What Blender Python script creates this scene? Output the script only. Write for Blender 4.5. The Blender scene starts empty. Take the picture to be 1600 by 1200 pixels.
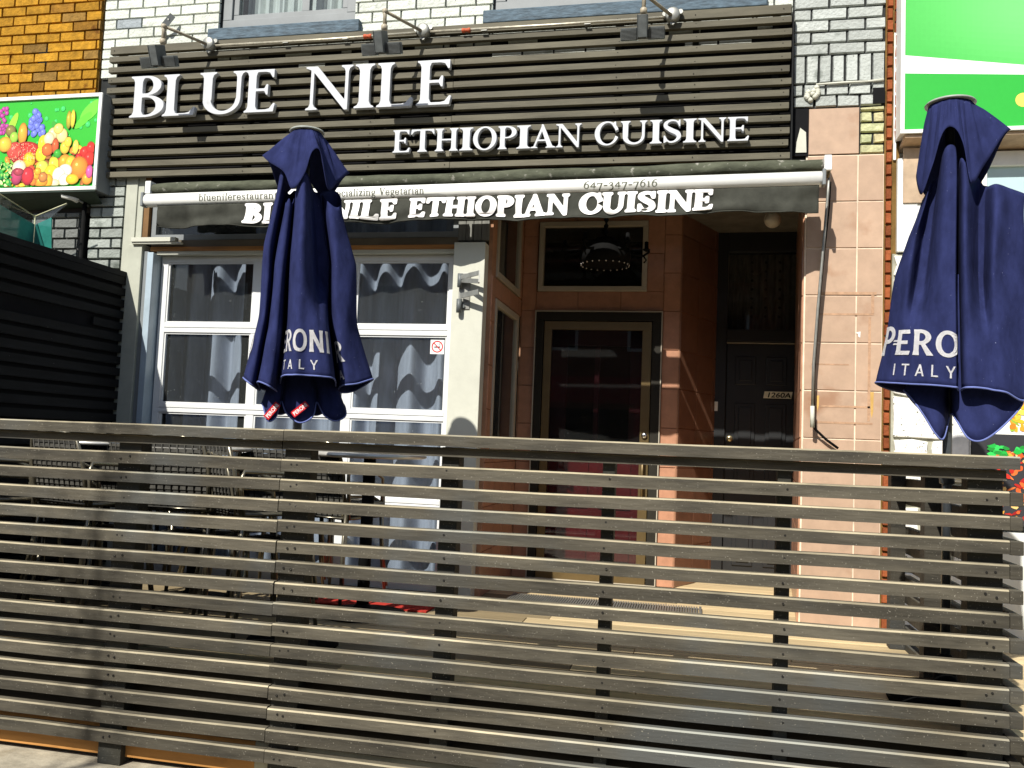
import bpy, bmesh, math, random
import numpy as np
from mathutils import Vector, Matrix
random.seed(7)
rng = random.Random(11)
SC = bpy.context.scene
COL = SC.collection
R = math.radians

# ------------------------------------------------------------------ camera
f_px = 1350.0
yaw, pitch, roll = R(-11.98), R(3.94), R(2.29)
fwd = Vector((math.sin(yaw)*math.cos(pitch), math.cos(yaw)*math.cos(pitch), math.sin(pitch)))
rt = Vector((math.cos(yaw), -math.sin(yaw), 0))
up = rt.cross(fwd)
r2 = rt*math.cos(roll) + up*math.sin(roll)
u2 = -rt*math.sin(roll) + up*math.cos(roll)
cam_d = bpy.data.cameras.new('camera')
cam = bpy.data.objects.new('camera', cam_d)
COL.objects.link(cam)
m = Matrix((r2, u2, -fwd)).transposed().to_4x4()
m.translation = Vector((0, -5.6, 1.5))
cam.matrix_world = m
cam_d.sensor_width = 36
cam_d.lens = f_px/1600*36
cam_d.clip_start = 0.05
cam_d.clip_end = 500
SC.camera = cam

# ------------------------------------------------------------------ world, sun, exposure
SUN = Vector((0.33, 1.0, -0.98)).normalized()
w = bpy.data.worlds.new("World"); SC.world = w; w.use_nodes = True
nt = w.node_tree; nt.nodes.clear()
sky = nt.nodes.new('ShaderNodeTexSky'); sky.sky_type = 'NISHITA'; sky.sun_disc = False
sky.sun_elevation = math.asin(-SUN.z); sky.sun_rotation = math.atan2(-SUN.x, -SUN.y)
bg = nt.nodes.new('ShaderNodeBackground'); bg.inputs[1].default_value = 0.08
wo = nt.nodes.new('ShaderNodeOutputWorld')
nt.links.new(sky.outputs[0], bg.inputs[0]); nt.links.new(bg.outputs[0], wo.inputs[0])
sun_d = bpy.data.lights.new('sun', 'SUN'); sun_d.energy = 5.0; sun_d.angle = R(0.5); sun_d.color = (1, .96, .88)
sun = bpy.data.objects.new('sun', sun_d); COL.objects.link(sun)
sun.rotation_euler = SUN.to_track_quat('-Z', 'Y').to_euler(); sun.location = (-4, -12, 12)
SC.view_settings.view_transform = 'Standard'; SC.view_settings.look = 'None'
SC.view_settings.gamma = 1.0; SC.view_settings.exposure = 0.5
SC.cycles.max_bounces = 6; SC.cycles.transparent_max_bounces = 12
SC.cycles.caustics_reflective = False; SC.cycles.caustics_refractive = False

# ------------------------------------------------------------------ materials
MATS = {}
def mat(name, col, rough=.6, spec=.4, metal=0., var=.18, vscale=6., stretch=(1, 1, 1), speck=None, speck_scale=90.,
        speck_t=.70, bump=0., bscale=60., stain=None, stain_scale=2., stain_t=.6, use_col=False, coat=0.):
    if name in MATS: return MATS[name]
    M = bpy.data.materials.new(name); M.use_nodes = True
    t = M.node_tree; N = t.nodes; L = t.links
    b = N['Principled BSDF']
    b.inputs['Roughness'].default_value = rough; b.inputs['Metallic'].default_value = metal
    b.inputs['Specular IOR Level'].default_value = spec
    if coat: b.inputs['Coat Weight'].default_value = coat
    tc = N.new('ShaderNodeTexCoord')
    mp = N.new('ShaderNodeMapping'); mp.inputs['Scale'].default_value = stretch
    L.new(tc.outputs['Object'], mp.inputs[0])
    n1 = N.new('ShaderNodeTexNoise'); n1.inputs['Scale'].default_value = vscale; n1.inputs['Detail'].default_value = 6
    n1.inputs['Roughness'].default_value = .65
    L.new(mp.outputs[0], n1.inputs['Vector'])
    cr = N.new('ShaderNodeValToRGB')
    cr.color_ramp.elements[0].position = .3; cr.color_ramp.elements[1].position = .7
    lo = [max(0, c*(1-var*1.5)) for c in col]; hi = [min(1, c*(1+var*1.5)) for c in col]
    cr.color_ramp.elements[0].color = (*lo, 1); cr.color_ramp.elements[1].color = (*hi, 1)
    L.new(n1.outputs[0], cr.inputs[0])
    out = cr.outputs[0]
    def mix(fac, a, bcol, kind='MIX'):
        mx = N.new('ShaderNodeMixRGB'); mx.blend_type = kind
        if isinstance(fac, (int, float)): mx.inputs[0].default_value = fac
        else: L.new(fac, mx.inputs[0])
        L.new(a, mx.inputs[1])
        if isinstance(bcol, tuple): mx.inputs[2].default_value = (*bcol, 1)
        else: L.new(bcol, mx.inputs[2])
        return mx.outputs[0]
    def thresh(src, t0, t1):
        r = N.new('ShaderNodeMapRange'); r.inputs[1].default_value = t0; r.inputs[2].default_value = t1
        L.new(src, r.inputs[0]); return r.outputs[0]
    if stain:
        n2 = N.new('ShaderNodeTexNoise'); n2.inputs['Scale'].default_value = stain_scale; n2.inputs['Detail'].default_value = 5
        L.new(tc.outputs['Object'], n2.inputs['Vector'])
        out = mix(thresh(n2.outputs[0], stain_t, stain_t+.12), out, stain)
    if use_col:
        at = N.new('ShaderNodeAttribute'); at.attribute_name = 'Col'
        out = mix(1.0, out, at.outputs[0], 'MULTIPLY')
    if speck:
        n3 = N.new('ShaderNodeTexNoise'); n3.inputs['Scale'].default_value = speck_scale; n3.inputs['Detail'].default_value = 2
        L.new(tc.outputs['Object'], n3.inputs['Vector'])
        out = mix(thresh(n3.outputs[0], speck_t, speck_t+.03), out, speck)
    L.new(out, b.inputs['Base Color'])
    if bump:
        n4 = N.new('ShaderNodeTexNoise'); n4.inputs['Scale'].default_value = bscale; n4.inputs['Detail'].default_value = 4
        L.new(mp.outputs[0], n4.inputs['Vector'])
        bp = N.new('ShaderNodeBump'); bp.inputs['Strength'].default_value = bump; bp.inputs['Distance'].default_value = .01
        L.new(n4.outputs[0], bp.inputs['Height']); L.new(bp.outputs[0], b.inputs['Normal'])
    MATS[name] = M
    return M

def glass(name, tint=(.75, .82, .82), refl=1.0, dust=.0, rough=.0):
    M = bpy.data.materials.new(name); M.use_nodes = True
    t = M.node_tree; N = t.nodes; L = t.links; N.clear()
    o = N.new('ShaderNodeOutputMaterial')
    tr = N.new('ShaderNodeBsdfTransparent'); tr.inputs[0].default_value = (*tint, 1)
    gl = N.new('ShaderNodeBsdfGlossy'); gl.inputs['Roughness'].default_value = rough; gl.inputs[0].default_value = (refl, refl, refl, 1)
    fr = N.new('ShaderNodeFresnel'); fr.inputs[0].default_value = 1.5
    mx = N.new('ShaderNodeMixShader'); ge = N.new('ShaderNodeNewGeometry'); sb = N.new('ShaderNodeMath'); sb.operation = 'SUBTRACT'; sb.inputs[0].default_value = 1; L.new(ge.outputs['Backfacing'], sb.inputs[1])
    ml = N.new('ShaderNodeMath'); ml.operation = 'MULTIPLY'; L.new(fr.outputs[0], ml.inputs[0]); L.new(sb.outputs[0], ml.inputs[1])
    L.new(ml.outputs[0], mx.inputs[0]); L.new(tr.outputs[0], mx.inputs[1]); L.new(gl.outputs[0], mx.inputs[2])
    fin = mx.outputs[0]
    if dust:
        tc = N.new('ShaderNodeTexCoord')
        nz = N.new('ShaderNodeTexNoise'); nz.inputs['Scale'].default_value = 95; nz.inputs['Detail'].default_value = 1
        L.new(tc.outputs['Object'], nz.inputs['Vector'])
        r = N.new('ShaderNodeMapRange'); r.inputs[1].default_value = .755; r.inputs[2].default_value = .775; r.inputs[3].default_value = dust*.05; r.inputs[4].default_value = dust
        L.new(nz.outputs[0], r.inputs[0])
        df = N.new('ShaderNodeBsdfDiffuse'); df.inputs[0].default_value = (.75, .78, .76, 1)
        m2 = N.new('ShaderNodeMixShader'); L.new(r.outputs[0], m2.inputs[0]); L.new(fin, m2.inputs[1]); L.new(df.outputs[0], m2.inputs[2])
        fin = m2.outputs[0]
    L.new(fin, o.inputs[0])
    return M

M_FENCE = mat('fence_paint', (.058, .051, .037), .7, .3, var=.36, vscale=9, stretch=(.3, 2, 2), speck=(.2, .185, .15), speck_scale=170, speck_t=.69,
              bump=.25, bscale=40, stain=(.06, .062, .058), stain_scale=1.1, stain_t=.52, use_col=True)
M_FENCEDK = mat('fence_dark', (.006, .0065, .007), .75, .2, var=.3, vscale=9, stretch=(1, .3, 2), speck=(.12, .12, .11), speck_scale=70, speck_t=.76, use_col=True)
M_SIGNW = mat('sign_slat_paint', (.103, .093, .066), .7, .3, var=.22, vscale=6, stretch=(.3, 2, 2), bump=.15, bscale=40, use_col=True,
              speck=(.3, .27, .2), speck_scale=110, speck_t=.74)
M_BLACK = mat('black_backing', (.008, .008, .009), .85, .1)
M_BRICK = mat('painted_brick', (.93, .93, .93), .75, .25, var=.07, vscale=16, bump=.9, bscale=50, use_col=True, stain=(.42, .44, .42), stain_scale=7, stain_t=.62, speck=(.12, .12, .11), speck_scale=60, speck_t=.735)
M_BRICKO = mat('orange_brick', (.95, .95, .95), .85, .15, var=.3, vscale=22, stain=(.25, .13, .04), stain_scale=7, stain_t=.64, bump=.7, bscale=60, use_col=True)
M_MORT = mat('dark_mortar', (.028, .03, .03), .9, .1, var=.3)
M_MORTY = mat('buff_mortar', (.16, .095, .03), .9, .1, var=.3)
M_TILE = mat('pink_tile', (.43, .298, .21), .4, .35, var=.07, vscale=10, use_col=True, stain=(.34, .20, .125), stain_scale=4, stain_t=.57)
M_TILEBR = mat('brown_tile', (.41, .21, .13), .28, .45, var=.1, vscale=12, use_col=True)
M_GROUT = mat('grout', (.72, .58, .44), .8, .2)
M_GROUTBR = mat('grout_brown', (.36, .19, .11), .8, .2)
M_WHITE = mat('white_paint', (.78, .79, .76), .4, .4, var=.05, vscale=12, bump=.05)
M_ALU = mat('white_aluminium', (.66, .67, .66), .35, .5, var=.04, vscale=4, stain=(.5, .5, .47), stain_scale=14, stain_t=.72)
M_CREAM = mat('cream_plaster', (.52, .52, .44), .7, .3, var=.05, vscale=5, bump=.1, bscale=30, stain=(.47, .48, .44), stain_scale=3, stain_t=.67)
M_GREYP = mat('grey_paint', (.19, .205, .21), .5, .4, var=.08, vscale=5)
M_BLUESTEEL = mat('blue_grey_steel', (.36, .44, .5), .35, .5, var=.08, vscale=7)
M_SILL = mat('blue_stone', (.065, .10, .13), .7, .35, var=.35, vscale=26, stretch=(.5, 1, 2), bump=.4, bscale=50)
M_WOODOR = mat('orange_wood', (.42, .19, .055), .6, .3, var=.3, vscale=6, stretch=(.3, 3, 6), stain=(.2, .1, .05), stain_scale=12, stain_t=.66)
M_WOODGR = mat('grey_boards', (.17, .17, .15), .7, .3, var=.2, vscale=8, stretch=(5, 1, .4))
M_BRONZE = mat('bronze_metal', (.15, .105, .045), .35, .5, metal=.5, var=.1)
M_DKFRAME = mat('dark_bronze', (.022, .02, .015), .6, .15, var=.1)
M_DOORB = mat('black_door_paint', (.016, .017, .018), .42, .4, var=.1)
M_RED = mat('crimson_paint', (.30, .006, .014), .4, .45, var=.15, vscale=8)
M_TAUPE = mat('taupe_frame', (.42, .38, .30), .5, .4, var=.06)
M_CHROME = mat('metal_chrome', (.7, .7, .68), .22, .5, metal=1.)
M_STEEL = mat('galvanised_steel', (.27, .27, .245), .45, .5, metal=.55, var=.15, vscale=20)
M_CONDUIT = mat('conduit_metal', (.5, .46, .36), .4, .5, metal=.5, var=.2, vscale=30)
M_RUST = mat('orange_coupling', (.42, .08, .03), .6, .3)
M_LAMP = mat('lamp_grey', (.10, .11, .11), .5, .4, var=.15, vscale=20)
M_LAMPARM = mat('lamp_arm', (.30, .26, .19), .5, .4, var=.25, vscale=25)
M_SIGNLET = mat('letter_white', (.52, .535, .56), .4, .4, var=.06, vscale=7, stain=(.38, .39, .38), stain_scale=9, stain_t=.66)
M_LETSIDE = mat('letter_return', (.6, .6, .5), .5, .3)
M_AWNROLL = mat('awning_roll', (.075, .08, .056), .9, .1, var=.3, vscale=12, stretch=(.5, 1, 1), bump=.6, bscale=30, stain=(.3, .29, .25), stain_scale=22, stain_t=.63)
M_VAL = mat('valance_fabric', (.045, .046, .038), .9, .1, var=.22, vscale=8)
M_BAR = mat('awning_bar_white', (.82, .82, .78), .35, .4, var=.03)
M_PRINTW = mat('white_print', (.9, .88, .86), .7, .2, var=.03)
M_PRINTG = mat('dark_print', (.11, .115, .085), .7, .2, var=.1)
M_NAVY = mat('navy_canvas', (.0185, .0235, .078), .95, .08, var=.2, vscale=18, stretch=(1, 1, .45), speck=(.25, .27, .42), speck_scale=140, speck_t=.755, bump=1.0, bscale=9)
M_NAVYHEM = mat('navy_hem', (.12, .15, .36), .8, .2)
M_NAVYPRINT = mat('canvas_print', (.74, .73, .74), .8, .1, var=.08, vscale=30)
M_REDTAG = mat('red_tag', (.55, .015, .02), .7, .2)
M_POLE = mat('pole_grey', (.075, .085, .095), .35, .5, metal=.4)
M_CAP = mat('cap_grey', (.30, .32, .29), .45, .4)
M_CURT = mat('blue_curtain', (.36, .38, .455), .85, .1, var=.1, vscale=8, stretch=(6, 1, .6))
M_LACE = mat('lace_curtain', (.13, .13, .115), .9, .1, var=.3, vscale=14, stretch=(3, 1, 1))
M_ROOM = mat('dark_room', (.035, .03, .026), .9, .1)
M_CEIL = mat('soffit_paint', (.16, .15, .13), .8, .2)
M_DECK = mat('pale_deck_wood', (.54, .42, .25), .6, .3, var=.16, vscale=5, stretch=(.4, 4, 4), use_col=True, stain=(.34, .22, .1), stain_scale=7, stain_t=.7)
M_CONC = mat('concrete', (.36, .32, .24), .9, .2, var=.2, vscale=8, bump=.4, bscale=30, stain=(.25, .21, .14), stain_scale=5, stain_t=.58)
M_ASPH = mat('asphalt', (.055, .055, .055), .9, .2, var=.25, vscale=20, bump=.3)
M_PLY = mat('orange_plywood', (.42, .20, .055), .7, .25, var=.22, vscale=3, stretch=(.4, 1, 4), stain=(.22, .1, .03), stain_scale=5, stain_t=.64)
M_STONE = mat('white_stone', (.78, .77, .72), .8, .3, var=.06, vscale=8, bump=.5, bscale=25, speck=(.16, .16, .13), speck_scale=60, speck_t=.66)
M_STONEG = mat('stone_grout', (.34, .33, .26), .9, .1, var=.2)
M_REDBR = mat('red_brick_edge', (1, 1, 1), .85, .15, var=.18, vscale=25, use_col=True, bump=.5)
M_PRINT = mat('printed_panel', (1, 1, 1), .35, .4, var=.03, vscale=40, use_col=True)
M_BEIGE = mat('beige_soffit', (.42, .31, .21), .7, .3, var=.2, vscale=6, stain=(.2, .12, .07), stain_scale=7, stain_t=.62)
M_FROST = mat('frosted_glass', (.42, .56, .58), .25, .5, var=.06, vscale=2)
M_CHAIR = mat('chair_metal', (.22, .20, .15), .28, .5, metal=.75, var=.15)
M_WICK = mat('woven_seat', (.04, .038, .032), .7, .3, var=.3, vscale=30, use_col=True)
M_TABLE = mat('table_metal', (.62, .60, .55), .3, .5, metal=.5, var=.06)
M_IRON = mat('black_iron', (.006, .006, .006), .8, .08)
M_MAT = mat('red_carpet', (.38, .035, .025), .95, .1, var=.2, vscale=40, bump=.5)
M_OPAL = mat('opal_glass', (.62, .58, .48), .3, .4)
M_ROADW = mat('road_paint', (.7, .7, .66), .7, .2)
M_REDSHOP = mat('red_shopfront', (.35, .03, .03), .5, .4)
M_BARK = mat('bark', (.12, .09, .06), .9, .1)
M_LEAF = mat('leaf_green', (.06, .1, .03), .8, .2)
M_YELLOWBOX = mat('plate_cream', (.72, .68, .5), .5, .3)
G_WIN = glass('window_glass', (.84, .87, .88), .95, dust=.32)
G_DOOR = glass('door_glass', (.6, .6, .6), 1.0, dust=.15)
G_GREEN = mat('teal_glass', (.025, .17, .14), .15, .6, var=.25, vscale=3, coat=.5)

# ------------------------------------------------------------------ mesh helpers
class MB:
    def __init__(s): s.v = []; s.f = []; s.c = []; s.sm = []; s.mi = []
    def face(s, idx, col=(1, 1, 1), smooth=False, mi=0): s.f.append(tuple(idx)); s.c.append(col); s.sm.append(smooth); s.mi.append(mi)
    def box(s, x0, x1, y0, y1, z0, z1, col=(1, 1, 1), top=None, M=None, mi=0):
        b = len(s.v)
        P = [(x0, y0, z0), (x1, y0, z0), (x1, y1, z0), (x0, y1, z0), (x0, y0, z1), (x1, y0, z1), (x1, y1, z1), (x0, y1, z1)]
        if M is not None: P = [tuple(M @ Vector(p)) for p in P]
        s.v += P
        for k, q in enumerate(((0, 3, 2, 1), (4, 5, 6, 7), (0, 1, 5, 4), (1, 2, 6, 5), (2, 3, 7, 6), (3, 0, 4, 7))):
            s.face([b+i for i in q], top if (top and k == 1) else col, mi=mi)
    def tube(s, pts, r, n=8, col=(1, 1, 1), cap=True):
        pts = [Vector(p) for p in pts]; k = len(pts); rs = r if isinstance(r, (list, tuple)) else [r]*k
        b = len(s.v); prev = None
        for i, p in enumerate(pts):
            d = (pts[min(i+1, k-1)] - pts[max(i-1, 0)]).normalized()
            if prev is None:
                a = Vector((0, 0, 1)) if abs(d.z) < .9 else Vector((1, 0, 0))
                n1 = d.cross(a).normalized()
            else: n1 = (prev - d*prev.dot(d)).normalized()
            prev = n1; n2 = d.cross(n1)
            for j in range(n):
                a = 2*math.pi*j/n; s.v.append(tuple(p + (n1*math.cos(a)+n2*math.sin(a))*rs[i]))
        for i in range(k-1):
            for j in range(n): s.face((b+i*n+j, b+i*n+(j+1) % n, b+(i+1)*n+(j+1) % n, b+(i+1)*n+j), col, True)
        if cap:
            s.face([b+j for j in range(n)][::-1], col); s.face([b+(k-1)*n+j for j in range(n)], col)
    def lathe(s, c, prof, n=24, col=(1, 1, 1), axis='z'):
        b = len(s.v)
        for (r, h) in prof:
            for j in range(n):
                a = 2*math.pi*j/n
                if axis == 'z': s.v.append((c[0]+r*math.cos(a), c[1]+r*math.sin(a), c[2]+h))
                elif axis == 'y': s.v.append((c[0]+r*math.cos(a), c[1]+h, c[2]+r*math.sin(a)))
                else: s.v.append((c[0]+h, c[1]+r*math.cos(a), c[2]+r*math.sin(a)))
        for i in range(len(prof)-1):
            for j in range(n): s.face((b+i*n+j, b+i*n+(j+1) % n, b+(i+1)*n+(j+1) % n, b+(i+1)*n+j), col, True)
        s.face([b+j for j in range(n)][::-1], col); s.face([b+(len(prof)-1)*n+j for j in range(n)], col)
    def poly(s, pts, col=(1, 1, 1), mi=0):
        b = len(s.v); s.v += [tuple(p) for p in pts]; s.face(range(b, b+len(pts)), col, mi=mi)
    def slab(s, P, thick, col=(1, 1, 1)):       # outline pts in 3D, extruded along vector thick
        n = len(P); b = len(s.v); t = Vector(thick)
        s.v += [tuple(Vector(p)) for p in P] + [tuple(Vector(p)+t) for p in P]
        s.face(range(b, b+n), col); s.face([b+n+i for i in range(n)][::-1], col)
        for i in range(n): s.face((b+i, b+n+i, b+n+(i+1) % n, b+(i+1) % n), col)
    def build(s, name, M, parent=None, bevel=0, recalc=True, world=True):
        off = Vector((0, 0, 0)); p = parent
        while p is not None and world: off += p.location; p = p.parent
        me = bpy.data.meshes.new(name)
        me.from_pydata([(v[0]-off.x, v[1]-off.y, v[2]-off.z) for v in s.v], [], s.f)
        for mm in (M if isinstance(M, (list, tuple)) else [M]): me.materials.append(mm)
        ca = me.color_attributes.new('Col', 'FLOAT_COLOR', 'CORNER')
        arr = []
        for f, c in zip(s.f, s.c): arr += [c[0], c[1], c[2], 1.0]*len(f)
        ca.data.foreach_set('color', arr)
        me.polygons.foreach_set('use_smooth', s.sm); me.polygons.foreach_set('material_index', s.mi)
        if recalc:
            bm = bmesh.new(); bm.from_mesh(me); bmesh.ops.recalc_face_normals(bm, faces=bm.faces); bm.to_mesh(me); bm.free()
        me.update()
        o = bpy.data.objects.new(name, me); COL.objects.link(o); o.parent = parent
        if bevel:
            bv = o.modifiers.new('bevel', 'BEVEL'); bv.width = bevel; bv.segments = 2; bv.limit_method = 'ANGLE'; bv.angle_limit = R(40)
        return o

def tag(o, label=None, cat=None, group=None, kind=None):
    if label: o['label'] = label
    if cat: o['category'] = cat
    if group: o['group'] = group
    if kind: o['kind'] = kind
    return o
def thing(name, label, cat, loc=(0, 0, 0), group=None):
    o = bpy.data.objects.new(name, None); COL.objects.link(o); o.location = loc; o.empty_display_size = .1
    return tag(o, label, cat, group)
def copy_tree(o, parent=None):
    c = o.copy(); COL.objects.link(c); c.parent = parent
    for ch in list(o.children): copy_tree(ch, c)
    return c
def boxpart(name, M, parent, *b, bevel=0): 
    q = MB(); q.box(*b); return q.build(name, M, parent, bevel)
def ring_frame(q, x0, x1, y0, y1, z0, z1, t, col=(1, 1, 1)):     # rectangular frame, butt-jointed, facing -y
    q.box(x0, x1, y0, y1, z0, z0+t, col); q.box(x0, x1, y0, y1, z1-t, z1, col)
    q.box(x0, x0+t, y0, y1, z0+t, z1-t, col); q.box(x1-t, x1, y0, y1, z0+t, z1-t, col)

def bricks(q, O, U, V, Nn, wid, hei, bw, bh, gap, colf, thick=.02, bond=.5, jit=.004, u0=0.):
    """real bricks on a plane: origin O, axes U (along), V (up), Nn (outward)"""
    O, U, V, Nn = map(Vector, (O, U, V, Nn)); row = 0; v = 0.
    while v < hei-1e-4:
        v1 = min(v+bh, hei); u = -((row % 2)*bond*bw) - u0
        while u < wid-1e-4:
            a, b2 = max(u, 0)+gap/2, min(u+bw, wid)-gap/2
            if b2-a > .006:
                j = lambda: rng.uniform(-jit, jit)*.35
                t = thick+rng.uniform(-jit, jit)*.4; b = len(q.v); va, vb = v+gap/2, v1-gap/2
                for (uu, vv) in ((a, va), (b2, va), (b2, vb), (a, vb)):
                    q.v.append(tuple(O+U*(uu)+V*(vv)))
                e = min(.003, gap*.5)
                for (uu, vv) in ((a+e, va+e), (b2-e, va+e), (b2-e, vb-e), (a+e, vb-e)):
                    q.v.append(tuple(O+U*(uu+j())+V*(vv+j())+Nn*t))
                c = colf(u, v)
                q.face((b+4, b+5, b+6, b+7), c)
                for i in range(4): q.face((b+i, b+(i+1) % 4, b+4+(i+1) % 4, b+4+i), c)
            u += bw
        v += bh; row += 1

# ------------------------------------------------------------------ serif lettering (outlines grown from strokes)
def _poly_sdf(X, Y, P):
    P = np.array(P, float); n = len(P); d = np.full(X.shape, 1e9); s = np.ones(X.shape)
    for i in range(n):
        a = P[i]; b = P[i-1]; ex, ey = b-a; wx, wy = X-a[0], Y-a[1]
        t = np.clip((wx*ex+wy*ey)/(ex*ex+ey*ey+1e-12), 0, 1)
        bx, by = wx-ex*t, wy-ey*t; d = np.minimum(d, bx*bx+by*by)
        c1 = Y >= a[1]; c2 = Y < b[1]; c3 = ex*wy > ey*wx
        s = np.where((c1 & c2 & c3) | (~c1 & ~c2 & ~c3), -s, s)
    return s*np.sqrt(d)
def _ell(X, Y, cx, cy, a, b):
    k0 = np.sqrt(((X-cx)/a)**2+((Y-cy)/b)**2); k1 = np.sqrt(((X-cx)/a**2)**2+((Y-cy)/b**2)**2)+1e-9
    return k0*(k0-1)/k1
def _stroke(X, Y, pts, ws, n=26):
    pts = np.array(pts, float); d = np.full(X.shape, 1e9); K = len(pts)
    for t in np.linspace(0, K-1, n*(K-1)):
        i = min(int(t), K-2); u = t-i
        p = [pts[max(i-1, 0)], pts[i], pts[i+1], pts[min(i+2, K-1)]]
        q = .5*((2*p[1])+(-p[0]+p[2])*u+(2*p[0]-5*p[1]+4*p[2]-p[3])*u*u+(-p[0]+3*p[1]-3*p[2]+p[3])*u**3)
        w_ = ws[i]*(1-u)+ws[i+1]*u
        d = np.minimum(d, np.hypot(X-q[0], Y-q[1])-w_/2)
    return d
TK, TN, SR = .165, .062, .075
def _stem(x, w_=TK, y0=0., y1=1., bot=True, top=True, s=SR):
    P = []
    P += [(x-s, y0), (x+w_+s, y0), (x+w_+s, y0+.035), (x+w_+.025, y0+.07), (x+w_, y0+.15)] if bot else [(x, y0), (x+w_, y0)]
    P += [(x+w_, y1-.15), (x+w_+.025, y1-.07), (x+w_+s, y1-.035), (x+w_+s, y1), (x-s, y1), (x-s, y1-.035), (x-.025, y1-.07), (x, y1-.15)] if top else [(x+w_, y1), (x, y1)]
    if bot: P += [(x, y0+.15), (x-.025, y0+.07), (x-s, y0+.035)]
    return P
def glyph_field(ch, X, Y):
    P = lambda *a: _poly_sdf(X, Y, list(a)); S = lambda *a, **k: _poly_sdf(X, Y, _stem(*a, **k)); mn = lambda *a: np.minimum.reduce(a)
    arm = lambda x0, x1, y, h=.06, tip=.2, up_=True: (P((x0, y), (x1-.03, y), (x1, y+tip), (x1-.04, y+tip), (x1-.12, y+h+.02), (x1-.2, y+h), (x0, y+h)) if up_
                                                      else P((x0, y), (x1, y), (x1, y-tip), (x1-.035, y-tip), (x1-.1, y-h-.02), (x1-.18, y-h), (x0, y-h)))
    st = lambda p, w_: _stroke(X, Y, p, w_)
    if ch == 'I': return S(.08), .33
    if ch == 'L': return mn(S(.08), arm(.1, .66, 0)), .68
    if ch == 'E': return mn(S(.08), arm(.1, .66, 0), arm(.1, .62, 1., up_=False), P((.2, .49), (.42, .49), (.46, .40), (.5, .40), (.5, .65), (.46, .65), (.42, .555), (.2, .555))), .70
    if ch == 'T': return mn(S(.29, top=False), P((.0, 1), (.745, 1), (.765, .78), (.73, .78), (.66, .91), (.55, .935), (.2, .935), (.09, .91), (.02, .78), (-.015, .78))), .75
    if ch == 'H': return mn(S(.08), S(.6), P((.2, .47), (.65, .47), (.65, .535), (.2, .535))), .86
    if ch == 'N': return mn(S(.1, TN, s=.08, top=False), S(.74, TN, s=.08, bot=False), P((0, 1), (.22, 1), (.802, .12), (.802, -.02), (.74, -.02), (.13, .90), (0, .965))), .88
    if ch == 'U':
        b = np.maximum(np.maximum(_ell(X, Y, .425, .34, .345, .355), -_ell(X, Y, .455, .36, .225, .29)), Y-.36)
        return mn(S(.08, y0=.33, bot=False), S(.69, TN+.02, y0=.33, bot=False), b), .86
    if ch in 'BPR':
        def bowl(cy, a, b, bx=.32, tk=TK): 
            o = np.maximum(_poly_sdf(X, Y, [(.2, cy-b), (bx, cy-b), (bx, cy+b), (.2, cy+b)]), 0*X-9); o = mn(o, np.maximum(_ell(X, Y, bx, cy, a, b), bx-X-.02))
            i = mn(_poly_sdf(X, Y, [(.2, cy-b+.055), (bx, cy-b+.055), (bx, cy+b-.055), (.2, cy+b-.055)]), np.maximum(_ell(X, Y, bx, cy, a-tk, b-.055), bx-X-.02))
            return np.maximum(o, -i)
        if ch == 'B': return mn(S(.08), bowl(.76, .30, .24), bowl(.265, .37, .265)), .72
        g = mn(S(.08), bowl(.735, .34, .265))
        if ch == 'R': g = mn(g, P((.30, .50), (.47, .52), (.78, .04), (.84, 0), (.64, 0)))
        return g, .68 if ch == 'P' else .80
    if ch == 'O': return np.maximum(_ell(X, Y, .43, .5, .43, .52), -_ell(X, Y, .43, .5, .265, .46)), .86
    if ch == 'C':
        r = np.maximum(_ell(X, Y, .45, .5, .43, .52), -_ell(X, Y, .48, .5, .285, .455)); cut = P((.60, .5), (1.3, .93), (1.3, .02))
        return mn(np.maximum(r, -cut), P((.73, 1), (.765, 1), (.78, .68), (.745, .68), (.62, .9))), .82
    if ch == 'A':
        return mn(P((.06, 0), (.125, 0), (.43, .82), (.40, 1.0)), P((.38, 1.02), (.44, 1.02), (.83, .0), (.64, .0), (.365, .83)), P((.2, .3), (.62, .3), (.60, .36), (.22, .36)),
                  P((-.03, 0), (.23, 0), (.23, .035), (.13, .07), (.06, .07), (-.03, .035)), P((.55, 0), (.92, 0), (.92, .035), (.8, .08), (.66, .08), (.55, .035))), .89
    if ch == 'V':
        return mn(P((.1, 1), (.28, 1), (.5, .25), (.46, -.02), (.41, -.02)), P((.72, 1), (.78, 1), (.46, -.02), (.43, .12)), P((-.02, 1), (.36, 1), (.36, .96), (-.02, .96)), P((.58, 1), (.9, 1), (.9, .96), (.58, .96))), .85
    if ch == 'S':
        return mn(st([(.57, .80), (.46, .93), (.28, .955), (.13, .86), (.12, .70), (.30, .545), (.5, .42), (.56, .25), (.44, .08), (.25, .045), (.08, .22)], [.05, .055, .07, .12, .14, .18, .18, .13, .08, .06, .05]),
                  P((.57, .985), (.60, .985), (.60, .70), (.565, .70), (.5, .86)), P((.05, .01), (.085, .01), (.2, .1), (.085, .32), (.05, .32))), .66
    # lowercase, x-height .66
    ser = lambda x, y: P((x-.07, y), (x+.17, y), (x+.17, y+.04), (x-.07, y+.04))
    flag = lambda x, y: P((x-.08, y-.04), (x+.1, y+.01), (x+.1, y-.12), (x-.08, y-.09))
    V_ = lambda x, y0, y1: P((x, y0), (x+.1, y0), (x+.1, y1), (x, y1))
    oval = lambda cx, a=.24: np.maximum(_ell(X, Y, cx, .33, a, .345), -_ell(X, Y, cx, .33, a-.095, .285))
    if ch == 'l': return mn(V_(.1, 0, 1.), ser(.1, 0), flag(.1, 1.)), .32
    if ch == 'i': return mn(V_(.1, 0, .66), ser(.1, 0), flag(.1, .66), _ell(X, Y, .15, .88, .07, .07)), .32
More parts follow.
